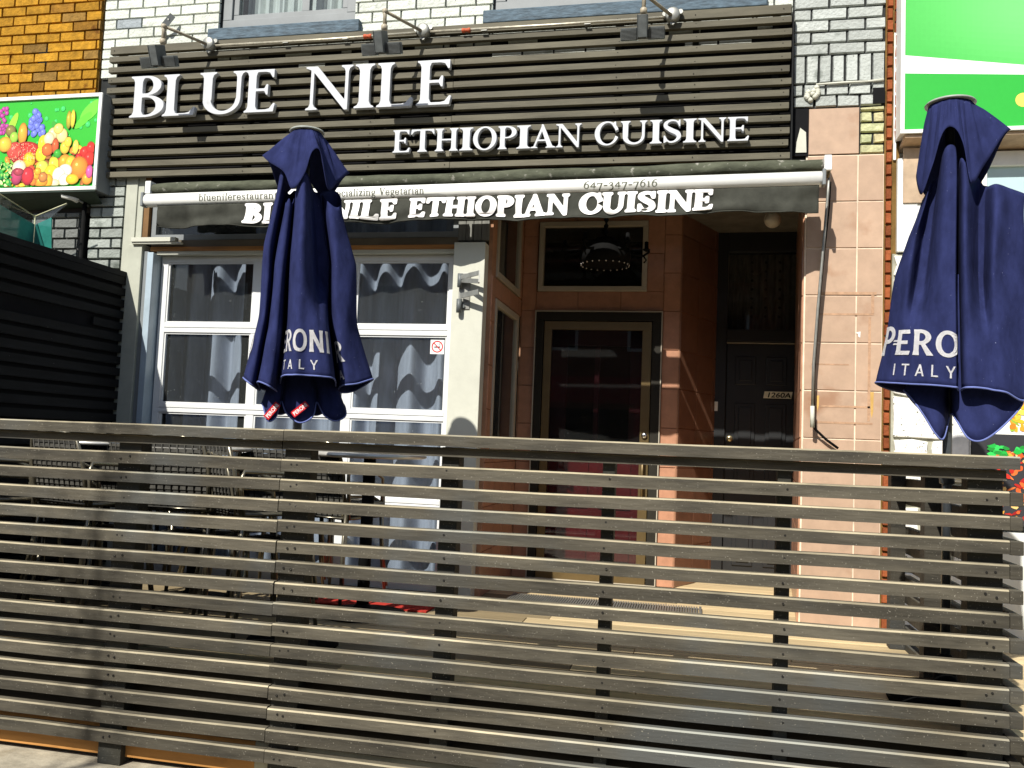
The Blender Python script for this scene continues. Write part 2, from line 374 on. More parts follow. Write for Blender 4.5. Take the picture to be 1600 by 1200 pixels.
    if ch == 'b': return mn(V_(.1, 0, 1.), flag(.1, 1.), oval(.34)), .62
    if ch == 'u': return mn(V_(.08, .2, .66), V_(.42, 0, .66), flag(.08, .66), flag(.42, .66), ser(.46, 0), st([(.13, .22), (.2, .06), (.32, .05), (.45, .16)], [.1, .09, .07, .05])), .64
    if ch == 'n': return mn(V_(.08, 0, .66), V_(.44, 0, .46), flag(.08, .66), ser(.08, 0), ser(.44, 0), st([(.15, .5), (.26, .61), (.4, .61), (.49, .45)], [.05, .07, .09, .1])), .66
    if ch == 'r': return mn(V_(.08, 0, .66), flag(.08, .66), ser(.08, 0), st([(.15, .48), (.27, .62), (.38, .6)], [.05, .08, .12])), .45
    if ch == 'e': return mn(np.maximum(oval(.29, .26), -P((.36, .18), (.7, .18), (.7, .31), (.36, .31))), P((.1, .31), (.5, .31), (.5, .37), (.1, .37))), .6
    if ch == 'c': return mn(np.maximum(oval(.29, .26), -P((.33, .2), (.7, .12), (.7, .52), (.33, .46))), _ell(X, Y, .45, .53, .06, .07)), .56
    if ch == 'a': return mn(V_(.36, 0, .5), ser(.4, 0), st([(.1, .5), (.2, .63), (.34, .62), (.41, .48)], [.11, .06, .07, .1]), np.maximum(_ell(X, Y, .25, .18, .2, .19), -_ell(X, Y, .27, .18, .11, .14))), .57
    if ch == 's': return st([(.4, .5), (.3, .62), (.14, .58), (.13, .43), (.36, .28), (.38, .1), (.22, .035), (.07, .16)], [.06, .06, .08, .1, .1, .09, .06, .06]), .5
    if ch == 't': return mn(V_(.14, .1, .82), P((.02, .6), (.38, .6), (.38, .66), (.02, .66)), st([(.19, .14), (.26, .045), (.38, .09)], [.1, .07, .04])), .42
    if ch == 'p': return mn(V_(.1, -.28, .66), flag(.1, .66), ser(.1, -.28), oval(.34)), .62
    if ch == 'g': return mn(np.maximum(_ell(X, Y, .28, .43, .22, .23), -_ell(X, Y, .28, .43, .12, .18)), np.maximum(_ell(X, Y, .29, -.1, .25, .17), -_ell(X, Y, .29, -.1, .17, .11)), st([(.2, .24), (.14, .13), (.3, .08), (.45, .02)], [.06, .07, .08, .07]), st([(.42, .6), (.55, .64)], [.05, .07])), .58
    if ch == 'z': return mn(P((.06, .66), (.5, .66), (.5, .6), (.18, .06), (.06, 0), (.06, .06), (.36, .6), (.06, .6)), P((.06, 0), (.5, 0), (.5, .07), (.06, .07)), P((.06, .48), (.1, .48), (.12, .6), (.06, .6)), P((.46, .2), (.5, .2), (.5, .06), (.44, .06))), .56
    if ch == '.': return _ell(X, Y, .14, .06, .075, .075), .3
    if ch == '-': return P((.05, .27), (.37, .27), (.37, .36), (.05, .36)), .42
    if ch == '6': return mn(np.maximum(_ell(X, Y, .29, .29, .25, .3), -_ell(X, Y, .29, .29, .15, .235)), st([(.5, .92), (.28, .82), (.12, .58), (.09, .34)], [.05, .08, .1, .1])), .6
    if ch == '4': return mn(V_(.34, -.05, .75), P((.02, .18), (.56, .18), (.56, .25), (.02, .25)), P((.36, .75), (.44, .75), (.1, .25), (.02, .25))), .6
    if ch == '7': return mn(P((.04, .66), (.54, .66), (.54, .58), (.28, -.2), (.17, -.2), (.43, .58), (.04, .58)), P((.04, .66), (.04, .46), (.08, .46), (.1, .6))), .58
    if ch == '3': return mn(st([(.08, .55), (.2, .66), (.38, .62), (.4, .46), (.24, .33)], [.06, .06, .09, .1, .05]), st([(.2, .33), (.4, .26), (.45, .05), (.32, -.15), (.06, -.2)], [.05, .09, .11, .09, .05])), .57
    if ch == '1': return mn(V_(.15, 0, .66), ser(.15, 0), flag(.15, .66)), .4
    raise KeyError(ch)
_LOOPS = {}
def glyph_loops(ch, bold=0., res=72):
    key = (ch, bold)
    if key in _LOOPS: return _LOOPS[key]
    xs = np.arange(-.25, 1.25, 1/res); ys = np.arange(-.45, 1.25, 1/res)
    X, Y = np.meshgrid(xs, ys); F, wd = glyph_field(ch, X, Y); F = F-bold+1e-7
    segs = {}
    def ip(i0, j0, i1, j1):
        a, b = F[j0, i0], F[j1, i1]; t = a/(a-b); return (xs[i0]+(xs[i1]-xs[i0])*t, ys[j0]+(ys[j1]-ys[j0])*t)
    ny, nx = F.shape; neg = F < 0
    for j in range(ny-1):
        for i in range(nx-1):
            c = (neg[j, i], neg[j, i+1], neg[j+1, i+1], neg[j+1, i])
            k = sum(1 << n_ for n_ in range(4) if c[n_])
            if k in (0, 15): continue
            e = {0: ('h', i, j), 1: ('v', i+1, j), 2: ('h', i, j+1), 3: ('v', i, j)}
            tb = {1: [(3, 0)], 2: [(0, 1)], 3: [(3, 1)], 4: [(1, 2)], 5: [(3, 0), (1, 2)], 6: [(0, 2)], 7: [(3, 2)], 8: [(2, 3)], 9: [(2, 0)], 10: [(0, 1), (2, 3)], 11: [(2, 1)], 12: [(1, 3)], 13: [(1, 0)], 14: [(0, 3)]}[k]
            for a, b in tb: segs[e[a]] = e[b]
    def pt(e): return ip(e[1], e[2], e[1]+1, e[2]) if e[0] == 'h' else ip(e[1], e[2], e[1], e[2]+1)
    loops = []; left = dict(segs)
    while left:
        s0 = next(iter(left)); lp = []; c = s0
        while c in left: lp.append(pt(c)); c = left.pop(c)
        if len(lp) > 5:
            L2 = lp; changed = True          # drop nearly collinear points
            for _ in range(4):
                o = []; n = len(L2); i = 0
                while i < n:
                    a, b, c2 = L2[i-1], L2[i], L2[(i+1) % n]
                    ar = abs((b[0]-a[0])*(c2[1]-a[1])-(b[1]-a[1])*(c2[0]-a[0])); ln = math.hypot(c2[0]-a[0], c2[1]-a[1])
                    if o and ln > 1e-9 and ar/ln < .0012 and ln < .25 and o[-1] == a: i += 1; o.append(c2) if i < n else None; i += 1; continue
                    o.append(b); i += 1
                L2 = o
            loops.append(L2)
    _LOOPS[key] = (loops, wd)
    return _LOOPS[key]
def loops_mesh(name, loops, depth, bevel=0.):
    cu = bpy.data.curves.new(name, 'CURVE'); cu.dimensions = '2D'; cu.fill_mode = 'BOTH'; cu.extrude = depth/2; cu.bevel_depth = bevel; cu.bevel_resolution = 1
    for lp in loops:
        sp = cu.splines.new('POLY'); sp.points.add(len(lp)-1); sp.use_cyclic_u = True
        for q, p in zip(sp.points, lp): q.co = (p[0], p[1], 0, 1)
    o = bpy.data.objects.new('tmp', cu); COL.objects.link(o)
    dg = bpy.context.evaluated_depsgraph_get(); me = bpy.data.meshes.new_from_object(o.evaluated_get(dg))
    bpy.data.objects.remove(o); bpy.data.curves.remove(cu); me.name = name
    return me
def letter_mesh(ch, h, wscale, depth, bold=0., bevel=0., shear=0.):
    loops, wd = glyph_loops(ch, bold)
    L2 = [[((p[0]+shear*p[1])*h*wscale, p[1]*h) for p in lp] for lp in loops]
    return loops_mesh('letter', L2, depth, bevel), wd*h*wscale
def layout(text, h, bold=0., track=.06, space=.42, shear=0.):
    """loops of a whole string at cap height 1*h, starting at x=0; returns (list of (char, loops), width)"""
    x = 0.; out = []
    for ch in text:
        if ch == ' ': x += space*h; continue
        loops, wd = glyph_loops(ch, bold)
        out.append((ch, [[((p[0]+shear*p[1])*h+x, p[1]*h) for p in lp] for lp in loops])); x += (wd+track)*h
    return out, x-track*h
def font_loops(text, size, offset=0.):
    cu = bpy.data.curves.new('t', 'FONT'); cu.body = text; cu.size = size; cu.offset = offset
    o = bpy.data.objects.new('tmp', cu); COL.objects.link(o)
    dg = bpy.context.evaluated_depsgraph_get(); me = bpy.data.meshes.new_from_object(o.evaluated_get(dg))
    bpy.data.objects.remove(o); bpy.data.curves.remove(cu)
    return me
def place_mesh(me, name, M, parent, origin, U=(1, 0, 0), V=(0, 0, 1)):
    """a flat XY mesh stood up: x->U, y->V, z->U x V"""
    U = Vector(U); V = Vector(V); W = U.cross(V); O = Vector(origin); off = Vector((0, 0, 0)); p = parent
    while p is not None: off += p.location; p = p.parent
    for v in me.vertices: c = v.co.copy(); v.co = O + U*c.x + V*c.y + W*c.z - off
    me.materials.clear()
    for mm in (M if isinstance(M, (list, tuple)) else [M]): me.materials.append(mm)
    o = bpy.data.objects.new(name, me); COL.objects.link(o); o.parent = parent
    return o

# ================================================================== SETTING
q = MB(); q.box(-60, 60, -70, 60, -.4, -.13); tag(q.build('road', M_ASPH), kind='structure')
q = MB(); q.box(-30, 30, -7.2, 8, -.129, 0); tag(q.build('sidewalk', M_CONC), kind='structure')
q = MB(); q.box(-30, 30, -7.35, -7.2, -.129, .005); tag(q.build('kerb', M_CONC), kind='structure')
q = MB()
yy = -2.03
while yy < 3.4:
    x = -6.5 - rng.random()*2
    while x < 4:
        ln = rng.uniform(2.2, 3.6); c = rng.uniform(.8, 1.12)*(.42 if x+ln*.5 < -1.7 else 1.); q.box(x+.002, x+ln-.002, yy+.003, yy+.137, .445, .48+rng.uniform(-.0015, .0015), (c, c, c*.96)); x += ln  # boards at the left end darkened to paint in the shade there
    yy += .14
q.box(-8, 4, -2.0, 3.4, .0, .444, (.05, .05, .05))  # near-black fill paints the shade of the void under the deck
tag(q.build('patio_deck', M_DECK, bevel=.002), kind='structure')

# ================================================================== RESTAURANT BUILDING
BL = (-1.65, 0.0, .48)
bld = thing('restaurant_building', 'two storey restaurant building of white painted brick with pink tiled entry', 'building', BL)
WB = (.66, .69, .62)
def paint(u, v):
    c = rng.uniform(.86, 1.04); g = rng.random()
    if g < .015: return (.32*c, .36*c, .38*c)
    return (WB[0]*c, WB[1]*c, WB[2]*c)
def greyp(u, v):
    c = rng.uniform(.7, 1.05); return (.48*c, .51*c, .48*c)
# bricks above the sign and between the upper windows
q = MB()
bh, bw, gp = .0767, .216, .008
z0 = 4.13
ops = [(-3.50, -2.44), (-1.42, .33)]
bricks(q, (-4.47, 0, z0), (1, 0, 0), (0, 0, 1), (0, -1, 0), .97, 2.2, bw, bh, gp, paint)
bricks(q, (-2.44, 0, z0), (1, 0, 0), (0, 0, 1), (0, -1, 0), 1.02, 2.2, bw, bh, gp, paint, u0=.08)
bricks(q, (.33, 0, z0), (1, 0, 0), (0, 0, 1), (0, -1, 0), .23, 2.2, bw, bh, gp, paint)
bricks(q, (-3.50, 0, z0), (1, 0, 0), (0, 0, 1), (0, -1, 0), 1.06, .27, bw, bh, gp, paint)
bricks(q, (-1.42, 0, z0), (1, 0, 0), (0, 0, 1), (0, -1, 0), 1.75, .26, bw, bh, gp, paint)
bricks(q, (.56, 0, 4.03), (1, 0, 0), (0, 0, 1), (0, -1, 0), .555, 2.3, bw, .0767, .012, greyp, jit=.008)
bricks(q, (.56, 0, 3.845), (1, 0, 0), (0, 0, 1), (0, -1, 0), .555, .185, .079, .185, .013, greyp, bond=0, jit=.008)
bricks(q, (.56, 0, 3.69), (1, 0, 0), (0, 0, 1), (0, -1, 0), .555, .155, .135, .0775, .012, greyp, jit=.012)
q.build('brick_wall', M_BRICK, bld); q = MB()
bricks(q, (-4.45, -.03, .48), (1, 0, 0), (0, 0, 1), (0, -1, 0), .29, 2.95, .2, .078, .012, lambda u, v: (lambda c: (.33*c, .36*c, .33*c))(rng.uniform(.8, 1.1)), jit=.006)
q.build('brick_pier', M_BRICK, bld)
q = MB()
bricks(q, (.965, 0, 3.38), (1, 0, 0), (0, 0, 1), (0, -1, 0), .15, .31, .155, .068, .014, lambda u, v: (.62*rng.uniform(.8, 1.1), .58, .33), jit=.012)
q.build('bare_brick_patch', M_BRICKO, bld)
boxpart('black_tar_patch', M_BLACK, bld, .56, .66, -.02, -.001, 3.38, 3.685); boxpart('black_tar_patch', M_BLACK, bld, 1.04, 1.11, -.024, -.001, 3.70, 3.80)
q = MB(); q.slab([(.585, -.022, 3.40), (.65, -.022, 3.40), (.645, -.022, 3.53), (.61, -.022, 3.56), (.59, -.022, 3.47)], (0, -.004, 0)); q.build('plaster_patch', M_CREAM, bld)
q = MB()   # lump of expanded mortar above the tiles and a rough ledge
for i in range(16):
    a = rng.uniform(0, 1); q.lathe((.64+a*.09+rng.uniform(-.02, .02), -.03, 3.735+a*.07+rng.uniform(-.025, .025)), [(.002, -.018), (.016, -.008), (.018, .006), (.003, .02)], 7)
q.tube([(.70, -.03, 3.835), (.86, -.032, 3.838), (1.0, -.03, 3.84), (1.10, -.03, 3.845)], [.006, .008, .006, .01], 6)
q.build('mortar_lump', M_CREAM, bld)
# structural walls behind the cladding
q = MB()
q.box(-4.47, 1.112, 0, .3, 3.36, 4.40); q.box(-4.47, -3.5, 0, .3, 4.40, 6.6); q.box(-2.44, -1.42, 0, .3, 4.40, 6.6); q.box(.33, 1.112, 0, .3, 4.40, 6.6)
q.box(-3.5, -2.44, 0, .3, 6.1, 6.6); q.box(-1.42, .33, 0, .3, 6.1, 6.6)
q.box(-4.45, -4.16, -.03, .3, 0.0, 3.36)
q.box(-4.47, -4.2, .3, 6, 0, 6.6); q.box(1.0, 1.112, .02, 6, 0, 6.6); q.box(-4.2, 1.0, 5.8, 6, 0, 6.6)
q.slab([(.66, .02, .3), (1.0, .02, .3), (1.0, 1.75, .3), (.825, 1.75, .3)], (0, 0, 3.06))
q.box(.661, .965, -.006, .02, .3, 3.38)
q.build('wall_core', M_MORT, bld)
q = MB(); q.box(-4.47, 1.112, -.02, 6, 6.6, 6.75); q.build('roof', M_MORT, bld)
# rooms
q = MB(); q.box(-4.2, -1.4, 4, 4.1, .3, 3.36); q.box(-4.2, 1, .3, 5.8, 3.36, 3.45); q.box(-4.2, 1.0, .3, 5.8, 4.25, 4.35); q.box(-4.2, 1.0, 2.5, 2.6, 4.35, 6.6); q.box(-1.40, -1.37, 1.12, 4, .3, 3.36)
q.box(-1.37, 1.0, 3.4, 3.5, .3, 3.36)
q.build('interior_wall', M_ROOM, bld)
# upper windows
for (x0, x1, zs) in ((-3.50, -2.44, 4.40), (-1.42, .33, 4.40)):
    fr = MB(); ring_frame(fr, x0, x1, .02, .14, zs+.07, 6.1, .075); ring_frame(fr, x0+.075, x1-.075, .04, .10, zs+.145, 6.02, .045)
    xm = (x0+x1)/2+.12; fr.box(xm-.03, xm+.03, .045, .095, zs+.19, 5.97)
    wnd = MB(); wnd.box(x0, x1, .141, .16, 6.0, 6.1)
    o = fr.build('window', M_GREYP, bld, bevel=.004)
    p = MB(); p.box(x0+.12, x1-.12, .065, .071, zs+.19, 5.975); p.build('pane', G_WIN, o)
    s = MB(); s.box(x0-.06, x1+.06, -.07, .02, zs-.045, zs+.045); s.box(x0, x1, .02, .3, zs+.0, zs+.069); s.build('sill', M_SILL, o, bevel=.006)
    c = MB(); n = 60
    for i in range(n):
        xa, xb = [x0+.1+(x1-x0-.2)*k/n for k in (i, i+1)]; ya, yb = [.2+.02*math.sin(k*.9)+.01*math.sin(k*2.3) for k in (i, i+1)]
        c.poly([(xa, ya, zs+.1), (xb, yb, zs+.1), (xb, yb, 6.1), (xa, ya, 6.1)])
    c.build('curtain', mat('sheer_curtain', (.6, .62, .58), .9, .1, var=.08), o)
# left trims and the pilasters
M_CREAML = mat('grey_cream', (.40, .41, .34), .7, .3, var=.08, vscale=5)
q = MB(); q.box(-4.155, -4.06, -.05, .1, .48, 3.36); q.box(-4.06, -4.01, -.04, .1, 2.9, 3.36); q.build('trim_board', M_CREAML, bld, bevel=.004)
q = MB(); q.box(-4.01, -3.965, -.03, .1, 2.89, 3.36); q.build('wood_strip', mat('brown_wood', (.16, .085, .03), .7, .3), bld)
q = MB(); q.box(-4.10, -3.985, -.055, .1, .48, 2.85); q.build('pilaster', M_CREAML, bld, bevel=.004)
q = MB(); q.box(-3.984, -3.945, -.03, .1, .48, 2.80); q.build('grey_jamb', M_GREYP, bld)
q = MB(); q.box(-3.944, -3.895, -.045, .1, .48, 2.79); q.build('steel_post', M_BLUESTEEL, bld, bevel=.003)
q = MB(); q.box(-1.60, -1.385, -.10, .3, .48, 2.83); q.build('pilaster', M_CREAM, bld, bevel=.004)
q = MB()
for i in range(4): q.box(-1.60+i*.055, -1.548+i*.055, -.02, .1, 2.86, 3.36)
q.build('board_panel', M_WOODGR, bld, bevel=.003)
q = MB(); q.box(-4.06, -3.70, -.085, -.04, 2.86, 2.892); q.box(-4.06, -3.66, -.075, -.041, 2.846, 2.859); q.build('ledge_board', M_CREAM, bld, bevel=.002)
q = MB(); q.box(-3.94, -1.60, -.015, .12, 2.835, 2.885); q.build('window_header', mat('header_brown', (.12, .10, .07), .6, .3, var=.25, vscale=5, stretch=(.3, 1, 1)), bld)
q = MB(); q.box(-3.94, -1.60, -.02, .12, 2.805, 2.834); q.build('window_header', M_WOODOR, bld)
q = MB(); q.box(-3.89, -1.601, -.012, .10, 2.78, 2.804); q.build('window_header', M_CREAM, bld)
# transom window behind the valance
q = MB(); ring_frame(q, -3.96, -1.60, .0, .1, 2.89, 3.36, .04); q.box(-2.9, -2.86, 0, .1, 2.93, 3.32)
t = q.build('transom_window', M_GREYP, bld); q = MB(); q.box(-3.92, -1.64, .04, .046, 2.93, 3.32); q.build('pane', G_WIN, t)
# big sectional glazed window
q = MB()
X0, X1 = -3.885, -1.605
rows = [(2.215, 2.286), (1.63, 1.695), (1.03, 1.098)]
q.box(X0, X1, .05, .10, 2.735, 2.778); q.box(X0, X1, .05, .10, .485, .61)
q.box(X0, X0+.055, .05, .10, .61, 2.735); q.box(X1-.062, X1, .05, .10, .61, 2.735)
for a, b in rows:
    h = (a+b)/2
    q.box(X0+.055, X1-.062, .049, .10, a, h-.003); q.box(X0+.055, X1-.062, .049, .10, h+.002, b); q.box(X0+.055, X1-.062, .055, .09, h-.003, h+.002)
zz = [.61]+[v for r_ in rows[::-1] for v in r_]+[2.735]
for xm in (-3.105, -2.372):
    for k in range(0, 8, 2): q.box(xm-.03, xm+.03, .052, .098, zz[k], zz[k+1])
sw = q.build('sectional_window', M_ALU, bld, bevel=.004)
q = MB()
xs = [X0+.055, -3.135, -3.075, -2.402, -2.342, X1-.062]
for k in range(0, 8, 2):
    for j in range(0, 6, 2):
        e = MB(); e.box(xs[j]+.001, xs[j+1]-.001, .072, .077, zz[k]+.001, zz[k+1]-.001); e.build('pane', G_WIN, sw)
        ring_frame(q, xs[j], xs[j+1], .058, .071, zz[k], zz[k+1], .012)
q.build('glazing_bead', M_ALU, sw)
# tiled pier on the right
q = MB(); vt = lambda u, v: (lambda c: (c, c, c))(rng.uniform(.92, 1.06))
bricks(q, (.655, -.002, .425), (1, 0, 0), (0, 0, 1), (0, -1, 0), .457, 2.955, .304, .2955, .006, vt, .014, 0, .001, u0=0)
bricks(q, (.661, -.002, 3.386), (1, 0, 0), (0, 0, 1), (0, -1, 0), .303, .298, .303, .298, .003, vt, .016, 0, .001)
q.build('tile_cladding', M_TILE, bld)
boxpart('grout_bed', M_GROUT, bld, .650, 1.111, -.010, .02, .425, 3.381)
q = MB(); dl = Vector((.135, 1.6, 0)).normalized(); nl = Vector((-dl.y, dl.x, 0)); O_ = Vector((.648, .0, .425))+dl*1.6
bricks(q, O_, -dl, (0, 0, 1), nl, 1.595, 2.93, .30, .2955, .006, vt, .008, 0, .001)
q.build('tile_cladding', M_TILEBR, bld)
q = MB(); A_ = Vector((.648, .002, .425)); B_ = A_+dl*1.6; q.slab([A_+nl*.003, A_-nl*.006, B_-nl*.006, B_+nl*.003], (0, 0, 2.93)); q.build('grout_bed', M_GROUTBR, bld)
q = MB()
for b in ((.73, 1.075, 2.498, 2.515), (.73, 1.06, 2.37, 2.382), (1.045, 1.062, 2.383, 2.497), (.70, 1.05, 1.80, 1.812), (.72, 1.06, 1.70, 1.712), (.70, .92, 2.06, 2.068), (1.03, 1.045, 1.72, 2.36)): q.box(b[0], b[1], -.0172, -.0158, b[2], b[3])
q.build('tape_residue', mat('tape_stain', (.40, .245, .15), .6, .3, var=.2, vscale=30), bld)
q = MB()
for (x_, z0_, z1_, w_) in ((.742, 1.77, 1.87, .016), (1.055, 1.74, 1.90, .02)):
    q = MB(); q.slab([(x_-w_/2, -.0176, z1_), (x_-w_*.3, -.0176, z0_+.03), (x_, -.0176, z0_), (x_+w_*.4, -.0176, z0_+.04), (x_+w_/2, -.0176, z1_)], (0, .0012, 0))
    q.build('yellow_streak', mat('yellow_streak', (.55, .34, .10), .6, .3), bld)
q = MB(); q.slab([(.955, -.0178, 2.262), (.985, -.0178, 2.27), (.983, -.0178, 2.232), (.972, -.0178, 2.24), (.972, -.0178, 2.255)], (0, .001, 0)); q.build('paper_scrap', M_WHITE, bld)
# entry: left side wall, back wall, splayed wall, ceiling
q = MB()
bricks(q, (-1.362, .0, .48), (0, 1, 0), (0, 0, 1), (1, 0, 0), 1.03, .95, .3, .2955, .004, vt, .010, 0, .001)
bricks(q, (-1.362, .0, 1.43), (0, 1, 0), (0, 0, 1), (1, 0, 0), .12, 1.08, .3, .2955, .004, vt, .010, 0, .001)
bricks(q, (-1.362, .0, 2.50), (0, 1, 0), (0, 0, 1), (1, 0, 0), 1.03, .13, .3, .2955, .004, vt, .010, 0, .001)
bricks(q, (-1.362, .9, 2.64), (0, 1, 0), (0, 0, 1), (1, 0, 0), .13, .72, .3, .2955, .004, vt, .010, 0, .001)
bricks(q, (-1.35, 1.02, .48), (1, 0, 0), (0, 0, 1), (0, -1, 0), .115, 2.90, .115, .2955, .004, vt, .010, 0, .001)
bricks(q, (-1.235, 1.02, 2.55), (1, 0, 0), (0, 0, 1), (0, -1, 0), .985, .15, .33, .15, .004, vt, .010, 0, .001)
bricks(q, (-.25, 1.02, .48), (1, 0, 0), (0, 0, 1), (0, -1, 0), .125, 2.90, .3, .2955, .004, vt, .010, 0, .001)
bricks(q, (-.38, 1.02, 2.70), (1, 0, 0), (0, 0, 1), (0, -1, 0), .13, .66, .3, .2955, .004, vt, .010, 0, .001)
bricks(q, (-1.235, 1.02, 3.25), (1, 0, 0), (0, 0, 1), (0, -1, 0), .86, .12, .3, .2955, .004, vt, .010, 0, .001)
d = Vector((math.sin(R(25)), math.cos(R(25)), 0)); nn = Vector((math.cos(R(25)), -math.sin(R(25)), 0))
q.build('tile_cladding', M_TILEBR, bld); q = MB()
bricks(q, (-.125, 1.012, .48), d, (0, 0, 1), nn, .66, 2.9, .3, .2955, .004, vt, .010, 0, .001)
q.build('tile_cladding', mat('brown_tile_shaded', (.23, .115, .07), .28, .45, var=.1, vscale=12, use_col=True), bld)  # darker copy of the brown tile, shade under the entry ceiling painted in
q = MB()
q.box(-1.385, -1.359, .0, .12, .48, 3.36); q.box(-1.385, -1.359, .12, 1.04, .48, 1.43); q.box(-1.385, -1.359, .12, 1.04, 2.50, 2.63); q.box(-1.385, -1.359, .92, 1.04, 2.63, 3.36)
q.box(-1.359, -1.235, 1.017, 1.12, .48, 3.36); q.box(-1.235, -.25, 1.017, 1.12, 2.55, 2.70); q.box(-.25, -.13, 1.017, 1.12, .48, 3.36); q.box(-.378, -.25, 1.017, 1.12, 2.70, 3.36); q.box(-1.235, -.378, 1.017, 1.12, 3.25, 3.36)
Mx = Matrix.Translation((-.125, 1.012, 0)) @ Matrix(((d.x, nn.x, 0), (d.y, nn.y, 0), (0, 0, 1))).to_4x4()
q.box(0, .70, -.03, .003, .48, 3.36, M=Mx)
q.build('grout_bed', M_GROUTBR, bld)
boxpart('entry_ceiling', M_CEIL, bld, -1.385, .9, .02, 1.9, 3.30, 3.358)
# left display windows in the side wall
for (za, zb) in ((1.44, 2.49), (2.64, 3.29)):
    e = MB(); t = .045
    for b in ((.12, .92, za, za+t), (.12, .92, zb-t, zb), (.12, .12+t, za+t, zb-t), (.86, .92, za+t, zb-t)): e.box(-1.38, -1.345, b[0], b[1], b[2], b[3])
    o = e.build('display_window', M_TAUPE, bld, bevel=.003); e = MB(); e.box(-1.366, -1.361, .165, .86, za+t, zb-t); e.build('pane', G_WIN, o)
# transom over the door
e = MB(); ring_frame(e, -1.225, -.378, .99, 1.06, 2.70, 3.25, .04); o = e.build('transom_window', M_TAUPE, bld, bevel=.004)
e = MB(); e.box(-1.185, -.418, 1.03, 1.036, 2.74, 3.21); e.build('pane', G_DOOR, o)
# restaurant door
e = MB(); ring_frame(e, -1.234, -.251, .985, 1.03, .48, 2.546, .008); e.build('door_trim', M_TAUPE, bld)
e = MB(); e.box(-1.226, -.259, .99, 1.08, 2.47, 2.538); e.box(-1.226, -1.165, .99, 1.08, .48, 2.47); e.box(-.325, -.259, .99, 1.08, .48, 2.47)
dr = e.build('entry_door', M_DKFRAME, bld, bevel=.003)
e = MB(); e.box(-1.16, -.33, 1.0, 1.04, 2.40, 2.465); e.box(-1.16, -1.10, 1.0, 1.04, .60, 2.40); e.box(-.40, -.33, 1.0, 1.04, .60, 2.40); e.box(-1.16, -.33, .998, 1.04, .485, .60); e.build('door_leaf', M_BRONZE, dr, bevel=.003)
e = MB(); e.box(-1.10, -.40, 1.018, 1.024, .60, 2.40); e.build('pane', G_DOOR, dr)
e = MB(); e.lathe((-.365, .998, 1.60), [(.022, .0), (.022, -.012), (.014, -.018), (.002, -.019)], 16, axis='y'); e.build('lock', M_CHROME, dr)
e = MB(); e.tube([(-.37, .995, 1.12), (-.37, .955, 1.12), (-.37, .955, 1.45), (-.37, .995, 1.45)], .01, 8); e.build('handle', M_BRONZE, dr)
# red panelled inner door seen through the glass
e = MB(); zl = .49
e.box(-1.16, -.35, 1.2, 1.24, .49, 1.50); 
for (a, b) in ((-1.05, -.8), (-.72, -.47)): e.box(a, b, 1.188, 1.2, .62, .95); e.box(a, b, 1.188, 1.2, 1.02, 1.38)
ido = e.build('inner_door', M_RED, dr, bevel=.005)
e = MB(); e.box(-1.16, -1.0, 1.2, 1.24, 1.50, 2.45); e.box(-.5, -.35, 1.2, 1.24, 1.50, 2.45); e.box(-1.0, -.5, 1.2, 1.24, 2.3, 2.45); e.box(-.78, -.74, 1.205, 1.235, 1.50, 2.3)
e.build('door_frame', mat('dark_red_paint', (.07, .006, .012), .45, .4), ido, bevel=.004)
# black side door, its transom and frame
e = MB(); e.box(.12, .245, 1.6, 1.75, .48, 3.30); e.box(.79, .92, 1.6, 1.75, .48, 3.30); e.box(.245, .79, 1.6, 1.75, 2.40, 2.50); e.box(.245, .79, 1.6, 1.75, 3.14, 3.30)
sd = e.build('side_door', M_DOORB, bld, bevel=.004)
e = MB(); e.box(.247, .788, 1.63, 1.68, .485, 2.385)
for (a, b, c, dd) in ((.32, .48, 2.05, 2.28), (.56, .72, 2.05, 2.28), (.32, .48, 1.25, 1.90), (.56, .72, 1.25, 1.90), (.32, .48, .6, 1.10), (.56, .72, .6, 1.10)):
    e.box(a, b, 1.618, 1.63, c, dd); e.box(a+.03, b-.03, 1.608, 1.618, c+.03, dd-.03)
e.build('door_leaf', M_DOORB, sd, bevel=.006)
e = MB(); e.box(.245, .79, 1.606, 1.628, 2.386, 2.392); e.build('light_strip', M_TAUPE, sd)
e = MB(); e.box(.25, .785, 1.66, 1.666, 2.50, 3.14); e.build('pane', G_DOOR, sd)
e = MB(); e.lathe((.285, 1.63, 1.61), [(.026, 0), (.026, -.012), (.018, -.02), (.003, -.021)], 18, axis='y'); e.build('lock', mat('brass', (.6, .5, .28), .3, .5, metal=.8), sd)
e = MB(); e.lathe((.64, 1.63, 1.845), [(.008, 0), (.008, -.006), (.002, -.007)], 12, axis='y'); e.build('peephole', M_CHROME, sd)
e = MB(); e.slab([(.54, 1.606, 1.945), (.755, 1.606, 1.945), (.765, 1.606, 2.0), (.55, 1.606, 2.0)], (0, .004, 0)); np_ = e.build('number_plate', M_YELLOWBOX, sd)
me = font_loops('1260A', .055, .0012)
for v in me.vertices: v.co.x = v.co.x*1.28+v.co.y*.22
place_mesh(me, 'number', M_IRON, np_, (.562, 1.605, 1.953))
e = MB(); n = 50
for i in range(n):
    xa, xb = [.25+.54*k/n for k in (i, i+1)]; ya, yb = [1.72+.012*math.sin(k*1.1) for k in (i, i+1)]
    e.poly([(xa, ya, 2.5), (xb, yb, 2.5), (xb, yb, 3.14), (xa, ya, 3.14)])
for i in range(3):
    for j in range(7): e.lathe((.44+i*.11, 1.70, 2.62+j*.075), [(.012, 0), (.012, -.003)], 8, axis='y', col=(.2, .2, .2))
e.build('lace_curtain', mat('lace', (.36, .36, .31), .9, .1, var=.3, vscale=10, stretch=(6, 1, 1), use_col=True), sd)
